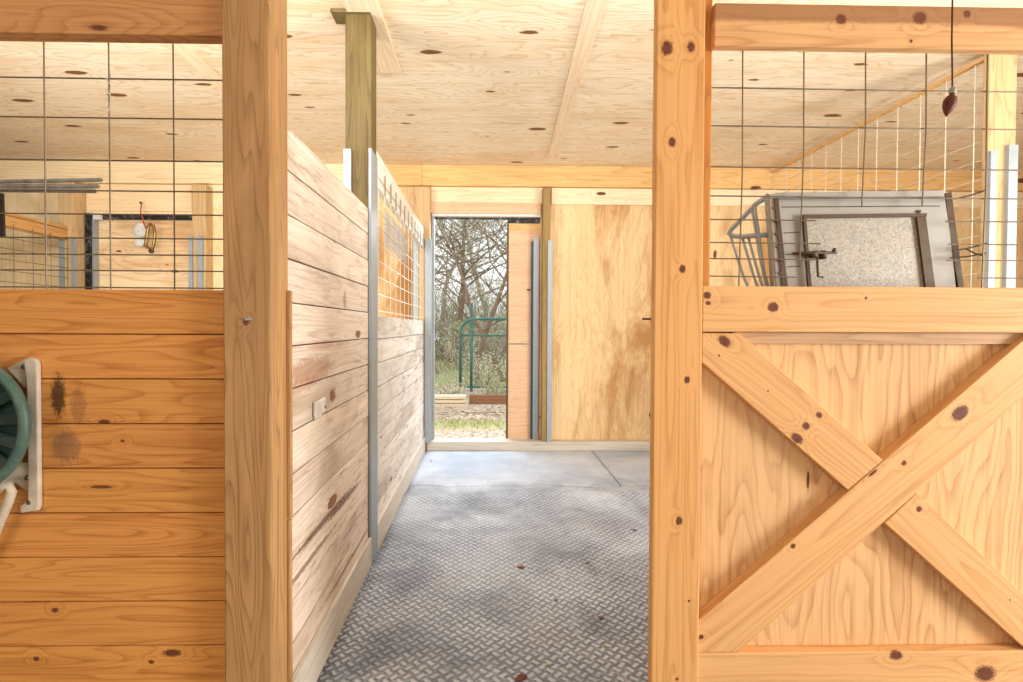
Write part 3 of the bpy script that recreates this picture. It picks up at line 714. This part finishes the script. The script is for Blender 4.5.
quad(MB(), [(769.5, 194), (777, 193), low((777, 193), (787, 288), Yb), low((769.5, 194), (777.5, 288), Yb)], YH-.012, YH+.01).build('side_angle', M['galv_old'], hp)
quad(MB(), [(774.5, 198), (778.5, 198), low((778.5, 198), (787, 288), Yb), low((774.5, 198), (782.5, 288), Yb)], YH-.016, YH-.012).build('hinge_strip', M['dark_iron'], hp)
quad(MB(), [(945.5, 193), (951.5, 191.5), low((951.5, 191.5), (964, 288), Yb), low((945.5, 193), (956, 288), Yb)], YH+.0, YH+.03).build('side_flange', M['dark_iron'], hp)
MB().box(at(800, 300, Y=YH).x, at(806, 300, Y=YH).x, YPY+.0155, YH-.0165, E-.02, E+.08).build('mounting_bracket', M['dark_iron'], hp)
MB().box(at(930, 300, Y=YH).x, at(936, 300, Y=YH).x, YPY+.0155, YH-.0005, E-.02, E+.08).build('mounting_bracket', M['dark_iron'], hp)
# seams and bolts
mb = MB()
for y in (207, 233, 254.5, 267):
    mb.tube([at(780+(y-193)*.1, y, Y=YH-.001), at(800 if y > 210 else 940, y-1, Y=YH-.001)], .0013, 5)
mb.build('seam', M['dark_iron'], hp)
for k in range(6):
    y = 208+k*13; MB().lathe([(.004, -.004), (.004, 0)], at(772.5+(y-194)*.09, y, Y=YH-.013), 'Y', 8).build('bolt', M['dark_iron'], hp)
MB().lathe([(.005, -.004), (.005, 0)], at(919, 211.5, Y=YH-.001), 'Y', 8).build('bolt', M['dark_iron'], hp)
# inset door
idr = quad(MB(), [(805, 217), (922, 215.5), low((922, 215.5), (933, 288), Yb), low((805, 217), (812, 288), Yb)], YH-.006, YH-.0005).build('inset_door', M['spangle'], hp)
idr['label'] = 'spangled galvanised inset door'
mb = MB()
quad(mb, [(803.5, 214.5), (927, 213), (927, 216.5), (803.5, 218)], YH-.014, YH-.0065)
mb.build('upper_rim', M['dark_iron'], idr)
quad(MB(), [(917, 217), (926, 217), low((926, 217), (935.5, 288), Yb), low((917, 217), (926, 288), Yb)], YH-.014, YH-.0065).build('side_rim', M['dark_iron'], idr)
quad(MB(), [(803.5, 218), (806.5, 218), low((806.5, 218), (811.5, 288), Yb), low((803.5, 218), (808.5, 288), Yb)], YH-.014, YH-.0065).build('side_rim', M['dark_iron'], idr)
# slide bolt
mb = MB()
mb.tube([at(793, 253.5, Y=YH-.022), at(836, 252.5, Y=YH-.022)], .0045, 8)
quad(mb, [(813, 251), (818, 251), (818, 257), (813, 257)], YH-.026, YH-.007)
quad(mb, [(823, 250.5), (827, 250.5), (827, 258.5), (823, 258.5)], YH-.026, YH-.007)
mb.tube([at(833, 252, Y=YH-.022), at(835, 248.5, Y=YH-.03)], .005, 8)
mb.tube([at(817, 256, Y=YH-.022), at(818, 276.5, Y=YH-.022), at(823, 277, Y=YH-.022)], .0035, 7)
mb.build('slide_bolt', M['dark_iron'], idr, smooth=True)

rk_ = thing('hay_rack', tuple(at(755, 288, Y=1.74)), 'galvanised tube-and-rod hay rack at the left side of the grey hatch', 'rack')
YK = 1.70
def Q(px, py, Y): return at(px, py, Y=Y)
lo_ = [Q(769, 195, YK), Q(755, 205, YK+.03), Q(742, 219, YK+.07), Q(731, 230, YK+.10), Q(729, 233.5, YK+.105), Q(732, 236, YK+.10), Q(742, 236.5, YK+.06), Q(768, 235, YK)]
MB().tube(lo_, .0085, 10).build('top_loop', M['galv'], rk_, smooth=True)
MB().tube([Q(767.5, 196, YK), Q(776, 320, YK)], .010, 10).build('upright', M['galv'], rk_, smooth=True)
for (a, b, ya) in (((730.5, 236), (757, 310), YK+.10), ((742, 236), (768, 315), YK+.06), ((752, 209), (771, 305), YK+.03), ((748, 236), (772, 312), YK+.05), ((758, 236), (774, 310), YK+.03), ((755, 206), (773, 318), YK+.02)):
    MB().tube([Q(*a, ya), Q((a[0]+b[0])/2-1.5, (a[1]+b[1])/2, ya-.01), Q(*b, YK+.006)], .0045, 7).build('rod', M['galv'], rk_, smooth=True)
MB().tube([Q(757, 310, YK+.008), Q(776, 316, YK)], .006, 8).build('lower_bar', M['galv'], rk_, smooth=True)

# ------------------------------------------------------------------ pull cord
YC = 1.46
cc = at(950.5, 105, Y=YC)
pc = thing('pull_cord', (cc.x, cc.y, cc.z), 'dark pull cord with brown wooden tassel hanging before the right crossbeam', 'cord')
M['cord'] = plain('dark_cord', (74, 52, 40), .8); M['tassel'] = plain('brown_tassel', (112, 54, 30), .5, (70, 34, 20), 40)
pts = [(at(951.5, 0, Y=YC).x, YC, CEIL), at(951.8, 40, Y=YC), at(952.3, 75, Y=YC), at(952.3, 92, Y=YC)]
MB().tube(pts, .0022, 6).build('cord', M['cord'], pc)
mt = Matrix.Translation(at(952.6, 92, Y=YC)) @ Matrix.Rotation(R(14), 4, 'Y')
MB().lathe([(.003, .002), (.006, 0), (.0065, -.010), (.013, -.016), (.0165, -.028), (.015, -.042), (.010, -.056), (.004, -.066), (.002, -.07)], (0, 0, 0), 'Z', 14).build('tassel', M['tassel'], pc, local=mt, smooth=True)
MB().lathe([(.005, -.004), (.0085, 0), (.0085, .012), (.004, .017)], at(952.6, 93, Y=YC), 'Z', 12).build('ferrule', M['galv_old'], pc, smooth=True)

# ------------------------------------------------------------------ hose reel at the left edge
RC = at(-43, 425, Y=1.46); u = at(1, 425, Y=1.46).x-at(0, 425, Y=1.46).x
hr = thing('hose_reel', (RC.x, YL, RC.z), 'wall reel with green wheel and cream bracket on the orange planks, left edge', 'reel')
M['cream'] = plain('cream_cast_plate', (222, 212, 194), .55, (190, 178, 158), 14); M['teal'] = plain('teal_painted_rim', (92, 118, 106), .4, (62, 90, 80), 25); M['teal_d'] = plain('dark_green_spokes', (44, 72, 66), .5, (30, 48, 44), 20)
def quadY(pts, y0, y1):
    return MB().prism([at(x, y, Y=y0) for x, y in pts], (0, y1-y0, 0))
YF = 1.553
for mir in (1, -1):
    fx = (lambda x: x-4) if mir == 1 else (lambda x: -86-x)
    bar = [(fx(x), y) for x, y in ((27, 360), (33, 357.5), (39, 359), (41, 364), (42.5, 505), (41, 511), (24, 513.5), (22.5, 506), (31, 500), (31.5, 470), (30, 385))]
    pl = quadY(bar, YF, YL-.001).build('bracket_bar', M['cream'], hr, bevel=.004)
    quadY([(fx(x), y) for x, y in ((10, 368), (30, 358), (31, 386), (30, 389), (27, 388))], YF+.008, YL-.001).build('gusset', M['cream'], hr, bevel=.004)
    quadY([(fx(x), y) for x, y in ((32, 462), (32.5, 492), (26, 489), (18, 483), (-6, 500), (-14, 494), (10, 476), (24, 462), (27, 462))], YF+.008, YL-.001).build('gusset', M['cream'], hr, bevel=.004)
    for (bx, by) in ((27.5, 367), (31, 478), (33, 502.5)):
        MB().lathe([(.008, 0), (.008, -.005), (.005, -.008)], at(fx(bx), by, Y=YF+.002)+Vector((0, .004, 0)), 'Y', 10).build('bolt', M['screw'], pl)
ring = []
for k in range(48):
    a = 2*PI*k/48; ring.append(RC+Vector((math.cos(a)*u*67.5, 0, math.sin(a)*u*67.5)))
MB().tube(ring, u*5.4, 12, closed=True).build('wheel_rim', M['teal'], hr, smooth=True)
mb = MB()
for k in range(14):
    a = 2*PI*k/14+.12
    c_, s_ = math.cos(a), math.sin(a); n_ = Vector((-s_, 0, c_)); d_ = Vector((c_, 0, s_))
    mb.prism([RC+d_*u*14-n_*u*4, RC+d_*u*64-n_*u*7+Vector((0, .008, 0)), RC+d_*u*64+n_*u*5+Vector((0, .02, 0)), RC+d_*u*14+n_*u*4], (0, .006, 0))
mb.build('spokes', M['teal_d'], hr)
MB().lathe([(u*18, .0), (u*18, -.03), (u*10, -.04), (u*4, -.04)], RC+Vector((0, .02, 0)), 'Y', 24).build('hub', M['teal'], hr, smooth=True)
MB().lathe([(u*55, .03), (u*55, .06), (u*20, .065), (u*20, .1)], RC, 'Y', 36).build('drum', M['teal_d'], hr)
hs = [at(-30, 494, Y=1.49), at(-4, 488, Y=1.49), at(9, 485, Y=1.50), at(11.5, 492, Y=1.505), at(8, 503, Y=1.51), at(2, 517, Y=1.515), at(-8, 540, Y=1.52), at(-30, 575, Y=1.52), at(-60, 590, Y=1.52)]
MB().tube(hs, .0125, 10).build('hose', plain('white_hose', (226, 214, 190), .5), hr, smooth=True)

# ------------------------------------------------------------------ rods lying on the grid, hanging things in the left stall
M['rod'] = plain('grey_fibre_rod', (162, 156, 146), .5, (120, 114, 106), 30)
for k, (a, b, Y0, lb) in enumerate((((0, 181.5), (102, 179.8), YG+.035, 'upper grey rod of the three lying across the left wire grid'),
                         ((0, 186), (99, 186.3), YG+.035, 'middle grey rod of the three lying across the left wire grid'),
                         ((0, 190), (96, 191), YG+.022, 'lowest grey rod of the three lying across the left wire grid'))):
    p, q = at(*b, Y=Y0), at(*a, Y=Y0); q2 = q+(q-p)*1.6
    o = MB().tube([p, p+(q2-p)*.004, q, q2], [.0045, .0065, .0068, .0068] if k else [.0045, .006, .006, .006], 10).build('rod', M['rod'], smooth=True)
    tag(o, lb, 'rod')
o = quadY([(-6, 193), (2, 193), (3.5, 236), (-6, 236)], YG+.009, YG+.017).build('strap', plain('black_strap', (52, 46, 36), .7)); tag(o, 'dark strap hanging below the grey rods at the left edge', 'strap')
YN = 5.50
nl = at(141.5, 204, Y=YN); hk = thing('hanging_clip', tuple(nl), 'pale disc and brass snap clip hanging on a red string in the left stall', 'clip')
M['brass'] = metal('old_brass', (168, 136, 84), .4, .8, .25); M['red'] = plain('red_string', (190, 84, 56), .8); M['pale'] = plain('translucent_white_plastic', (226, 226, 220), .4)
MB().tube([at(141.5, 203, Y=YN+.055), at(141.5, 204, Y=YN), at(140.5, 212, Y=YN), at(142.5, 217, Y=YN), at(144, 224, Y=YN), at(146, 229, Y=YN)], .006, 6).build('string', M['red'], hk)
MB().lathe([(.012, -.0), (.012, -.02)], at(141.5, 203, Y=YN), 'Y', 8).build('nail', M['dark_iron'], hk)
MB().lathe([(.03, -.008), (.072, -.006), (.076, 0), (.072, .006), (.03, .008)], at(140, 230, Y=YN+.02), 'Y', 24).build('disc', M['pale'], hk, smooth=True)
MB().lathe([(.03, -.008), (.05, -.006), (.054, 0), (.05, .006), (.03, .008)], at(139.5, 241.5, Y=YN+.03), 'Y', 24).build('disc', M['pale'], hk, smooth=True)
lp = [at(x, y, Y=YN-.02) for x, y in ((145.5, 246), (147, 236), (148, 228), (150.5, 223.5), (153.5, 226), (155, 234), (154, 243), (152.5, 249), (148, 247.5))]
MB().tube(lp, .016, 8, closed=True).build('snap_loop', M['brass'], hk, smooth=True)
MB().lathe([(.012, -.0), (.028, -.012), (.028, -.022), (.012, -.03)], at(152.5, 251, Y=YN), 'Y', 14).build('swivel', M['dark_iron'], hk, smooth=True)

# insulator on the partition
xi = PX+.0045
ip = at(319, 408, X=xi)
ins = thing('insulator', tuple(ip), 'small white porcelain insulator screwed to the tall pale plank partition', 'insulator')
M['porc'] = plain('white_porcelain', (236, 230, 222), .25)
def PB(px0, px1, py0, py1, x0, x1):
    a, b = at(px0, py0, X=xi), at(px1, py1, X=xi); return (x0, x1, a.y, b.y, min(a.z, b.z), max(a.z, b.z))
MB().box(*PB(312.5, 323, 402, 412, xi, xi+.012)).build('body', M['porc'], ins, bevel=.006)
MB().box(*PB(313, 320, 411, 416, xi, xi+.010)).build('lug', M['porc'], ins, bevel=.004)
MB().box(*PB(318, 324, 399, 403, xi, xi+.009)).build('lug', M['porc'], ins, bevel=.003)
MB().lathe([(.006, .0), (.006, .014), (.003, .016)], at(322, 407, X=xi), 'X', 10).build('screw', M['screw'], ins)

# ------------------------------------------------------------------ leaves and chips on the mats
def leaf(px, py, L, Wd, col, label, rz, kind='dry_leaf', curl=.3):
    p = at(px, py, Z=.014); mb = MB(); n = 8; rows = []
    for i in range(n+1):
        f = i/n; w = Wd*math.sin(PI*min(1, f*.94+.03))**.8*(1+.12*math.sin(i*2.3)); row = []
        for j in (-1, -.5, 0, .5, 1):
            row.append(mb.bm.verts.new((L*(f-.5), j*w/2, L*curl*((f-.5)**2)+abs(j)*w*curl*.5+.0015*math.sin(i+j*3))))
        rows.append(row)
    for a, b in zip(rows, rows[1:]):
        for j in range(4): mb.bm.faces.new((a[j], a[j+1], b[j+1], b[j]))
    o = mb.build(kind, M.setdefault('leaf'+str(col), plain('leaf_'+str(col[0]), col, .7, [c*.6 for c in col], 60)), local=Matrix.Translation((p.x, p.y, .0135)) @ Matrix.Rotation(rz, 4, 'Z'), smooth=True)
    so = o.modifiers.new('solid', 'SOLIDIFY'); so.thickness = .0012
    return tag(o, label, 'chip' if kind == 'wood_chip' else 'leaf')
leaf(521, 567, .048, .024, (176, 120, 62), 'curled tan dry leaf in the middle of the treaded mat', -.3)
leaf(521, 678, .05, .030, (132, 70, 38), 'large reddish brown dry leaf at the bottom edge of the floor', .5)
leaf(556, 600, .022, .014, (150, 78, 54), 'small reddish leaf scrap right of the curled tan leaf', .2)
leaf(601, 618, .024, .013, (138, 80, 58), 'reddish leaf scrap on the mat near the orange post', -.2)
leaf(588, 563, .030, .014, (86, 66, 46), 'dark brown leaf scrap on the mat, right of the curled tan leaf', .1)
leaf(634, 530, .036, .013, (74, 58, 42), 'dark twig-like leaf beside the orange post', -.3)
leaf(604, 646, .016, .010, (214, 186, 96), 'tiny yellow leaf fragment low on the floor near the orange post', .9)
leaf(547, 664, .018, .010, (222, 204, 150), 'tiny pale straw fragment right of the large reddish brown leaf', .2)
leaf(539, 508, .020, .010, (150, 108, 78), 'small tan leaf scrap on the ripple of the mat', .4)
leaf(533, 541, .014, .008, (224, 206, 170), 'pale straw fragment right behind the curled tan leaf', 0)
leaf(431, 461, .020, .012, (70, 60, 50), 'dark crumb on the smooth mat near the doorway', 0, 'wood_chip')
leaf(383, 545, .022, .014, (216, 206, 190), 'pale chip beside the foot of the partition', .7, 'wood_chip')
leaf(388, 536, .026, .015, (206, 198, 186), 'larger pale chip just behind the first, at the foot of the partition', .2, 'wood_chip')

# ------------------------------------------------------------------ outside
GZ = -.06
t = NT('leaf_littered_ground'); tc = t.n('ShaderNodeTexCoord').outputs['Object']
s = t.n('ShaderNodeSeparateXYZ'); t.l(tc, s.inputs[0])
n1 = t.noise(tc, 1.1, 5, .7); n2 = t.noise(tc, 16, 6, .75); n3 = t.noise(tc, 3, 4, .6)
col = t.mix(t.mr(n2, .38, .62, 0, 1), lin((128, 106, 86)), lin((216, 204, 188)))
yy = t.math('ADD', s.outputs[1], t.math('MULTIPLY', t.math('SUBTRACT', n3, .5), .5))
grassband = t.math('MULTIPLY', t.mr(yy, 6.9, 7.15, 0, 1), t.mr(yy, 7.75, 7.55, 0, 1))
far = t.mr(yy, 11.6, 12.6, 0, 1)
gm = t.math('MAXIMUM', t.math('MULTIPLY', grassband, .85), t.math('MULTIPLY', far, t.mr(n1, .3, .6, .35, 1)))
col = t.mix(gm, col, t.mix(n2, lin((122, 126, 84)), lin((200, 198, 140))))
t.l(col, t.b.inputs['Base Color']); t.b.inputs['Roughness'].default_value = .95; t.bump(n2, .7, .03)
M['ground'] = t.m
mb = MB(); nx, ny = 40, 50; vv = {}
for i in range(nx+1):
    for j in range(ny+1):
        x = -14+28*i/nx; y = BACK+.12+34*(j/ny)**1.4
        vv[i, j] = mb.bm.verts.new((x, y, GZ+max(0, y-12)*.012+.02*mnoise.noise((x, y, 0))))
for i in range(nx):
    for j in range(ny): mb.bm.faces.new((vv[i,j], vv[i+1,j], vv[i+1,j+1], vv[i,j+1]))
struct(mb.build('ground', M['ground'], org=(0, 0, 0), smooth=True), 'pale littered ground outside the doorway')
# grass blades and leaf litter: uncountable
M['blade'] = plain('grass_blades', (138, 148, 96), .8, (190, 192, 134), 4)
M['litter'] = plain('leaf_litter', (222, 204, 178), .85, (150, 120, 92), 8)
mb = MB(); rg = random.Random(3)
def blade(x, y, h):
    a = rg.uniform(0, 6.28); w = .008; lx, ly = rg.gauss(0, h*.4), rg.gauss(0, h*.4)
    mb.bm.faces.new([mb.bm.verts.new(v) for v in ((x-w*math.cos(a), y-w*math.sin(a), GZ-.02), (x+w*math.cos(a), y+w*math.sin(a), GZ-.02), (x+lx, y+ly, GZ+h+max(0, y-12)*.012))])
for k in range(2600): blade(rg.uniform(-2.6, 2.6), rg.gauss(7.35, .22), rg.uniform(.03, .075))
for k in range(6000): blade(rg.uniform(-5, 5), rg.uniform(11.8, 19), rg.uniform(.06, .2))
o = mb.build('grass', M['blade'], org=(0, 8, GZ)); tag(o, 'sparse grass growing outside the doorway', 'grass', kind='stuff')
mb = MB()
for k in range(2600):
    x, y = rg.uniform(-2.4, 2.4), rg.choice((rg.uniform(7.5, 8.95), rg.uniform(7.6, 8.9), rg.uniform(9.4, 11.5), rg.uniform(5.9, 6.9) if rg.random() < .2 else 8.2))
    a = rg.uniform(0, 6.28); s_ = rg.uniform(.02, .045); c_, q_ = math.cos(a)*s_, math.sin(a)*s_; z = GZ+rg.uniform(.02, .04)
    mb.bm.faces.new([mb.bm.verts.new(v) for v in ((x-c_, y-q_, z), (x+q_*.5, y-c_*.5, z+rg.uniform(0, .02)), (x+c_, y+q_, z+rg.uniform(0, .02)), (x-q_*.5, y+c_*.5, z))])
o = mb.build('leaf_litter', M['litter'], org=(0, 8, GZ)); tag(o, 'dry fallen leaves scattered on the ground outside the doorway', 'leaves', kind='stuff')
# timbers
M['tim_p'] = wood('pine_timber_pale', (234, 222, 198), (196, 176, 144), 'X', .5, 7, 7, .45, tint=.06); M['tim_b'] = wood('pine_timber_brown', (150, 112, 86), (100, 70, 52), 'X', .5, 7, 7, .5, tint=.04)
xe = at(467, 400, Y=9.0).x
for k, lb in enumerate(('lowest pale board of the stack outside the doorway', 'middle pale board of the stack outside the doorway', 'topmost pale board of the stack outside the doorway')):
    o = MB().box(-3.2, xe-.01*k, 9.0+.008*k, 9.24, GZ-.01+.068*k, GZ+.046+.068*k).build('landscape_timber', M['tim_p'], bevel=.006); tag(o, lb, 'timber')
o = MB().box(xe+.03, 3.4, 9.3, 9.46, GZ-.02, GZ+.16).build('landscape_timber', M['tim_b'], bevel=.012); tag(o, 'dark brown landscape timber lying right of the pale board stack outside', 'timber')
# gate
YT = 11.0
M['gate'] = plain('green_gate_paint', (84, 132, 122), .45, (56, 102, 94), 6)
gx = at(460.5, 350, Y=YT).x; gz1 = at(480, 319, Y=YT).z; gz0 = at(480, 387.5, Y=YT).z; gx1 = gx+2.4
gt = thing('tube_gate', (gx+1.2, YT, gz0), 'green tubular farm gate standing outside beyond the doorway', 'gate')
rr = .30; fr = []
for (cx_, cz_, a0) in ((gx+rr, gz1-rr, 180), (gx1-rr, gz1-rr, 90)):
    for k in range(7):
        a = R(a0-15*k); fr.append((cx_+rr*math.cos(a), YT, cz_+rr*math.sin(a)))
fr = [(gx, YT, gz0)]+fr+[(gx1, YT, gz0)]
MB().tube(fr, .030, 10).build('frame', M['gate'], gt, smooth=True)
for y in (335.5, 387): 
    z = at(480, y, Y=YT).z; MB().tube([(gx, YT, z), (gx1, YT, z)], .019, 8).build('rail', M['gate'], gt, smooth=True)
for x in (at(471, 350, Y=YT).x, gx+1.2, gx1-.3):
    MB().tube([(x, YT, gz0), (x, YT, gz1)], .023, 8).build('stile', M['gate'], gt, smooth=True)
mb = MB()
for k in range(24): x = gx+.1*(k+.5); mb.tube([(x, YT, gz0), (x, YT, gz1-.27)], .002, 3)
for k in range(9): z = gz0+(gz1-.27-gz0)*k/9; mb.tube([(gx, YT, z), (gx1, YT, z)], .002, 3)
mb.build('wire_infill', M['gate'], gt)
xg = at(471.5, 350, Y=YT+.12).x
o = MB().tube([(xg, YT+.12, GZ-.1), (xg, YT+.12, at(471, 303, Y=YT+.12).z)], .03, 8).build('fence_post', M['gate']); tag(o, 'green metal fence post behind the left end of the tube gate', 'post')
o = MB().tube([(gx1+.08, YT, GZ-.1), (gx1+.08, YT, gz1+.15)], .05, 8).build('fence_post', M['gate']); tag(o, 'green metal fence post at the right end of the tube gate', 'post')

# trees
def bark(n, c, c2): return plain(n, c, .9, c2, 30, .1, .5)
BK = [bark('bark_grey', (176, 162, 148), (132, 118, 106)), bark('bark_pale', (206, 196, 184), (166, 154, 142)), bark('bark_brown', (158, 136, 118), (116, 96, 82))]  # lightened tones: haze over the trees painted into bark and leaves
LV = [plain('leaves_olive', (186, 190, 140), .7, (150, 160, 108), 3), plain('leaves_pale', (216, 210, 180), .7, (180, 180, 140), 3), plain('leaves_green', (186, 200, 140), .7, (150, 172, 112), 3)]
def tree(x, y, h, r, seed, bark_m, leaf_m, nleaf, label, lean=(0, 0), spread=.9, low=.25, nb=14, group=None):
    rg = random.Random(seed); z0 = GZ-.05+max(0, y-12)*.012
    t_ = thing('tree', (x, y, z0), label, 'tree', group)
    wb = MB(); tips = []
    def limb(p, d, L, r0, lev):
        pts = [p]; n = 5 if lev else 8; dd = d.normalized()
        for k in range(n):
            dd = (dd+Vector((rg.gauss(0, .16), rg.gauss(0, .16), rg.gauss(.03, .10)))).normalized()
            pts.append(pts[-1]+dd*L/n)
        rs = [max(.0035, r0*(1-.75*k/n)) for k in range(n+1)]
        wb.tube(pts, rs, 7 if lev == 0 else (4 if lev == 1 else 3))
        for q in pts[2:]:
            if lev >= 1: tips.append(q)
        if lev < 3:
            m_ = nb if lev == 0 else (6 if lev == 1 else 4)
            for k in range(m_):
                f = rg.uniform(low if lev == 0 else .15, 1); i = min(n-1, int(f*n)); q = pts[i].lerp(pts[i+1], f*n-i)
                a = rg.uniform(0, 2*PI); e = dd*rg.uniform(.2, .9)+Vector((math.cos(a), math.sin(a), rg.uniform(-.15, .6)))*spread
                limb(q, e, L*rg.uniform(.35, .6) if lev == 0 else L*rg.uniform(.35, .65), rs[i]*.5, lev+1)
    limb(Vector((x, y, z0)), Vector((lean[0], lean[1], 1)), h, r, 0)
    wb.build('branches', bark_m, t_, smooth=True)
    lb = MB()
    for k in range(nleaf):
        p = rg.choice(tips)+Vector((rg.gauss(0, .10), rg.gauss(0, .10), rg.gauss(0, .10)))
        if p.z < GZ+.1: continue
        s_ = rg.uniform(.018, .042); a = Vector((rg.gauss(0, 1), rg.gauss(0, 1), rg.gauss(0, 1))).normalized()*s_; b = a.orthogonal().normalized()*s_*.55
        lb.bm.faces.new([lb.bm.verts.new(v) for v in (p-a, p+b, p+a, p-b)])
    lb.build('foliage', leaf_m, t_)
    return t_
spec = [  # px, Y, height, radius, bark, leaves, n leaves, lean, label
    (436, 15.0, 6.5, .13, 0, 1, 1500, (-.25, .0), 'thick grey bare tree at the left edge of the doorway view, behind the grass'),
    (452, 19.0, 7.0, .12, 2, 0, 2200, (.10, 0), 'brown-barked tree far behind, just left of the gate'),
    (476, 13.5, 6.0, .07, 2, 1, 900, (.18, 0), 'slender dark tree leaning right just behind the gate post'),
    (494, 15.5, 6.5, .09, 0, 2, 2600, (.05, 0), 'greener tree behind the right part of the gate'),
    (505, 13.0, 5.5, .06, 2, 1, 900, (-.3, 0), 'thin dark tree leaning left at the right edge of the doorway view'),
    (442, 24.0, 8.0, .14, 1, 1, 3000, (0, 0), 'pale leafy tree in the distance behind the brown-barked tree'),
    (483, 25.0, 8.5, .15, 1, 0, 3500, (0, 0), 'tall olive tree in the distance behind the gate'),
    (560, 20.0, 8.0, .15, 0, 2, 2500, (0, 0), 'tree behind the back wall, out to the right of the doorway'),
    (380, 18.0, 8.0, .15, 0, 0, 2500, (0, 0), 'tree behind the back wall, out to the left of the doorway'),
    (520, 27.0, 9.0, .15, 1, 0, 3500, (0, 0), 'large distant olive tree right of the doorway view'),
    (412, 28.0, 9.0, .15, 1, 0, 3500, (0, 0), 'large distant olive tree left of the doorway view'),
]
for k, (px, Y, h, r, b, l, n, ln, lb) in enumerate(spec):
    tree(at(px, 340, Y=Y).x, Y, h, r, 40+k, BK[b], LV[l], int(n*(2.4 if Y > 16 else 1.5)), lb, ln)
def shrub(px, Y, h, seed, l, n, label, wd=.5, ns=26, group=None):
    rg = random.Random(seed); x = at(px, 340, Y=Y).x; z0 = GZ-.03+max(0, Y-12)*.012
    t_ = thing('shrub', (x, Y, z0), label, 'shrub', group); wb = MB(); tips = []
    for k in range(ns):
        p = Vector((x+rg.gauss(0, wd*.25), Y+rg.gauss(0, .15), z0)); d = Vector((rg.gauss(0, .5), rg.gauss(0, .35), 1)).normalized(); pts = [p]
        for q in range(5):
            d = (d+Vector((rg.gauss(0, .25), rg.gauss(0, .25), -.06))).normalized(); pts.append(pts[-1]+d*h*rg.uniform(.7, 1.1)/5)
        wb.tube(pts, [.010, .008, .007, .006, .005, .003], 4); tips += pts[2:]
    wb.build('stems', BK[0], t_)
    lb = MB()
    for k in range(n):
        p = rg.choice(tips)+Vector((rg.gauss(0, .07), rg.gauss(0, .07), rg.gauss(0, .06))); s_ = rg.uniform(.015, .035)
        a = Vector((rg.gauss(0, 1), rg.gauss(0, 1), rg.gauss(0, 1))).normalized()*s_; b = a.orthogonal().normalized()*s_*.55
        lb.bm.faces.new([lb.bm.verts.new(v) for v in (p-a, p+b, p+a, p-b)])
    lb.build('foliage', LV[l], t_)
shrub(442, 10.2, .36, 1, 1, 500, 'low tangled shrub left of the gate, behind the pale boards', .9)
shrub(486, 12.2, .9, 2, 1, 900, 'pale shrub behind the gate', .9)
shrub(500, 10.4, .32, 3, 0, 500, 'low weedy shrub at the foot of the gate on the right', 1.0)
shrub(456, 16.0, 1.6, 4, 1, 1200, 'tall pale shrub behind the grass patch, left of the gate', 1.2)
shrub(478, 17.0, 2.2, 5, 0, 1500, 'tall olive shrub in the thicket behind the gate', 1.5)
shrub(502, 18.0, 2.4, 6, 1, 1500, 'tall pale shrub at the right of the thicket behind the gate', 1.5)
for k in range(14):
    o = shrub((425, 440, 455, 470, 486, 500, 515, 432, 448, 463, 478, 494, 508, 400)[k], 20+(k*37 % 9), 3.2+.5*(k*13 % 5), 60+k, k % 2, 2600, 'tall bare-twigged thicket bush far beyond the gate', 2.2, 60, 'thicket bushes beyond the gate')

# ------------------------------------------------------------------ light
w = bpy.data.worlds.new('overcast_sky'); bpy.context.scene.world = w; w.use_nodes = True
nt = w.node_tree; bg = nt.nodes['Background']; bg.inputs[0].default_value = (.92, .96, 1, 1); bg.inputs[1].default_value = 1.7
def area(name, loc, target, sx, sy, power, col=(1, 1, 1)):
    l = bpy.data.lights.new(name, 'AREA'); l.shape = 'RECTANGLE'; l.size = sx; l.size_y = sy; l.energy = power; l.color = col
    o = bpy.data.objects.new(name, l); C.objects.link(o); o.location = loc
    o.rotation_euler = (Vector(target)-Vector(loc)).to_track_quat('-Z', 'Y').to_euler(); return o
area('aisle_daylight', (5.2, -.35, 1.4), (.6, 1.5, 1.25), 1.3, 1.6, 245, (1, .98, .95))
area('aisle_fill', (-1.2, -2.6, 2.2), (0, 1.6, 1.1), 2.4, 1.6, 50, (1, .98, .96))  # added fill from behind left, not a lamp of the barn
area('high_stall_fill', (.1, 1.75, 2.62), (.1, 5.0, 2.50), 1.4, .3, 24, (1, .99, .97))  # three added fills above the view, brightening the stalls from the front
area('high_stall_fill', (-2.3, 1.75, 2.62), (-2.4, 4.8, 2.0), 2.6, .3, 58, (1, .99, .97))
area('high_stall_fill', (2.0, 1.80, 2.62), (2.0, 4.8, 2.0), 1.8, .3, 22, (1, .99, .97))
area('low_stall_fill', (2.0, 2.1, .9), (1.6, 3.9, 3.0), .8, .5, 18, (1, .98, .95))  # two added fills hidden behind the front walls to brighten the ceiling
area('low_stall_fill', (-2.2, 2.0, .9), (-2.6, 4.9, 2.2), .9, .5, 42, (1, .98, .95))
area('door_daylight', (0, 6.6, 2.9), (.1, 4.6, .2), 1.4, .8, 115, (.90, .96, 1))

v = bpy.context.scene.view_settings
v.view_transform = 'Standard'; v.look = 'None'; v.gamma = 1; v.use_curve_mapping = False; v.exposure = 0.10
for o in bpy.data.objects:
    if '_w' in o: del o['_w']
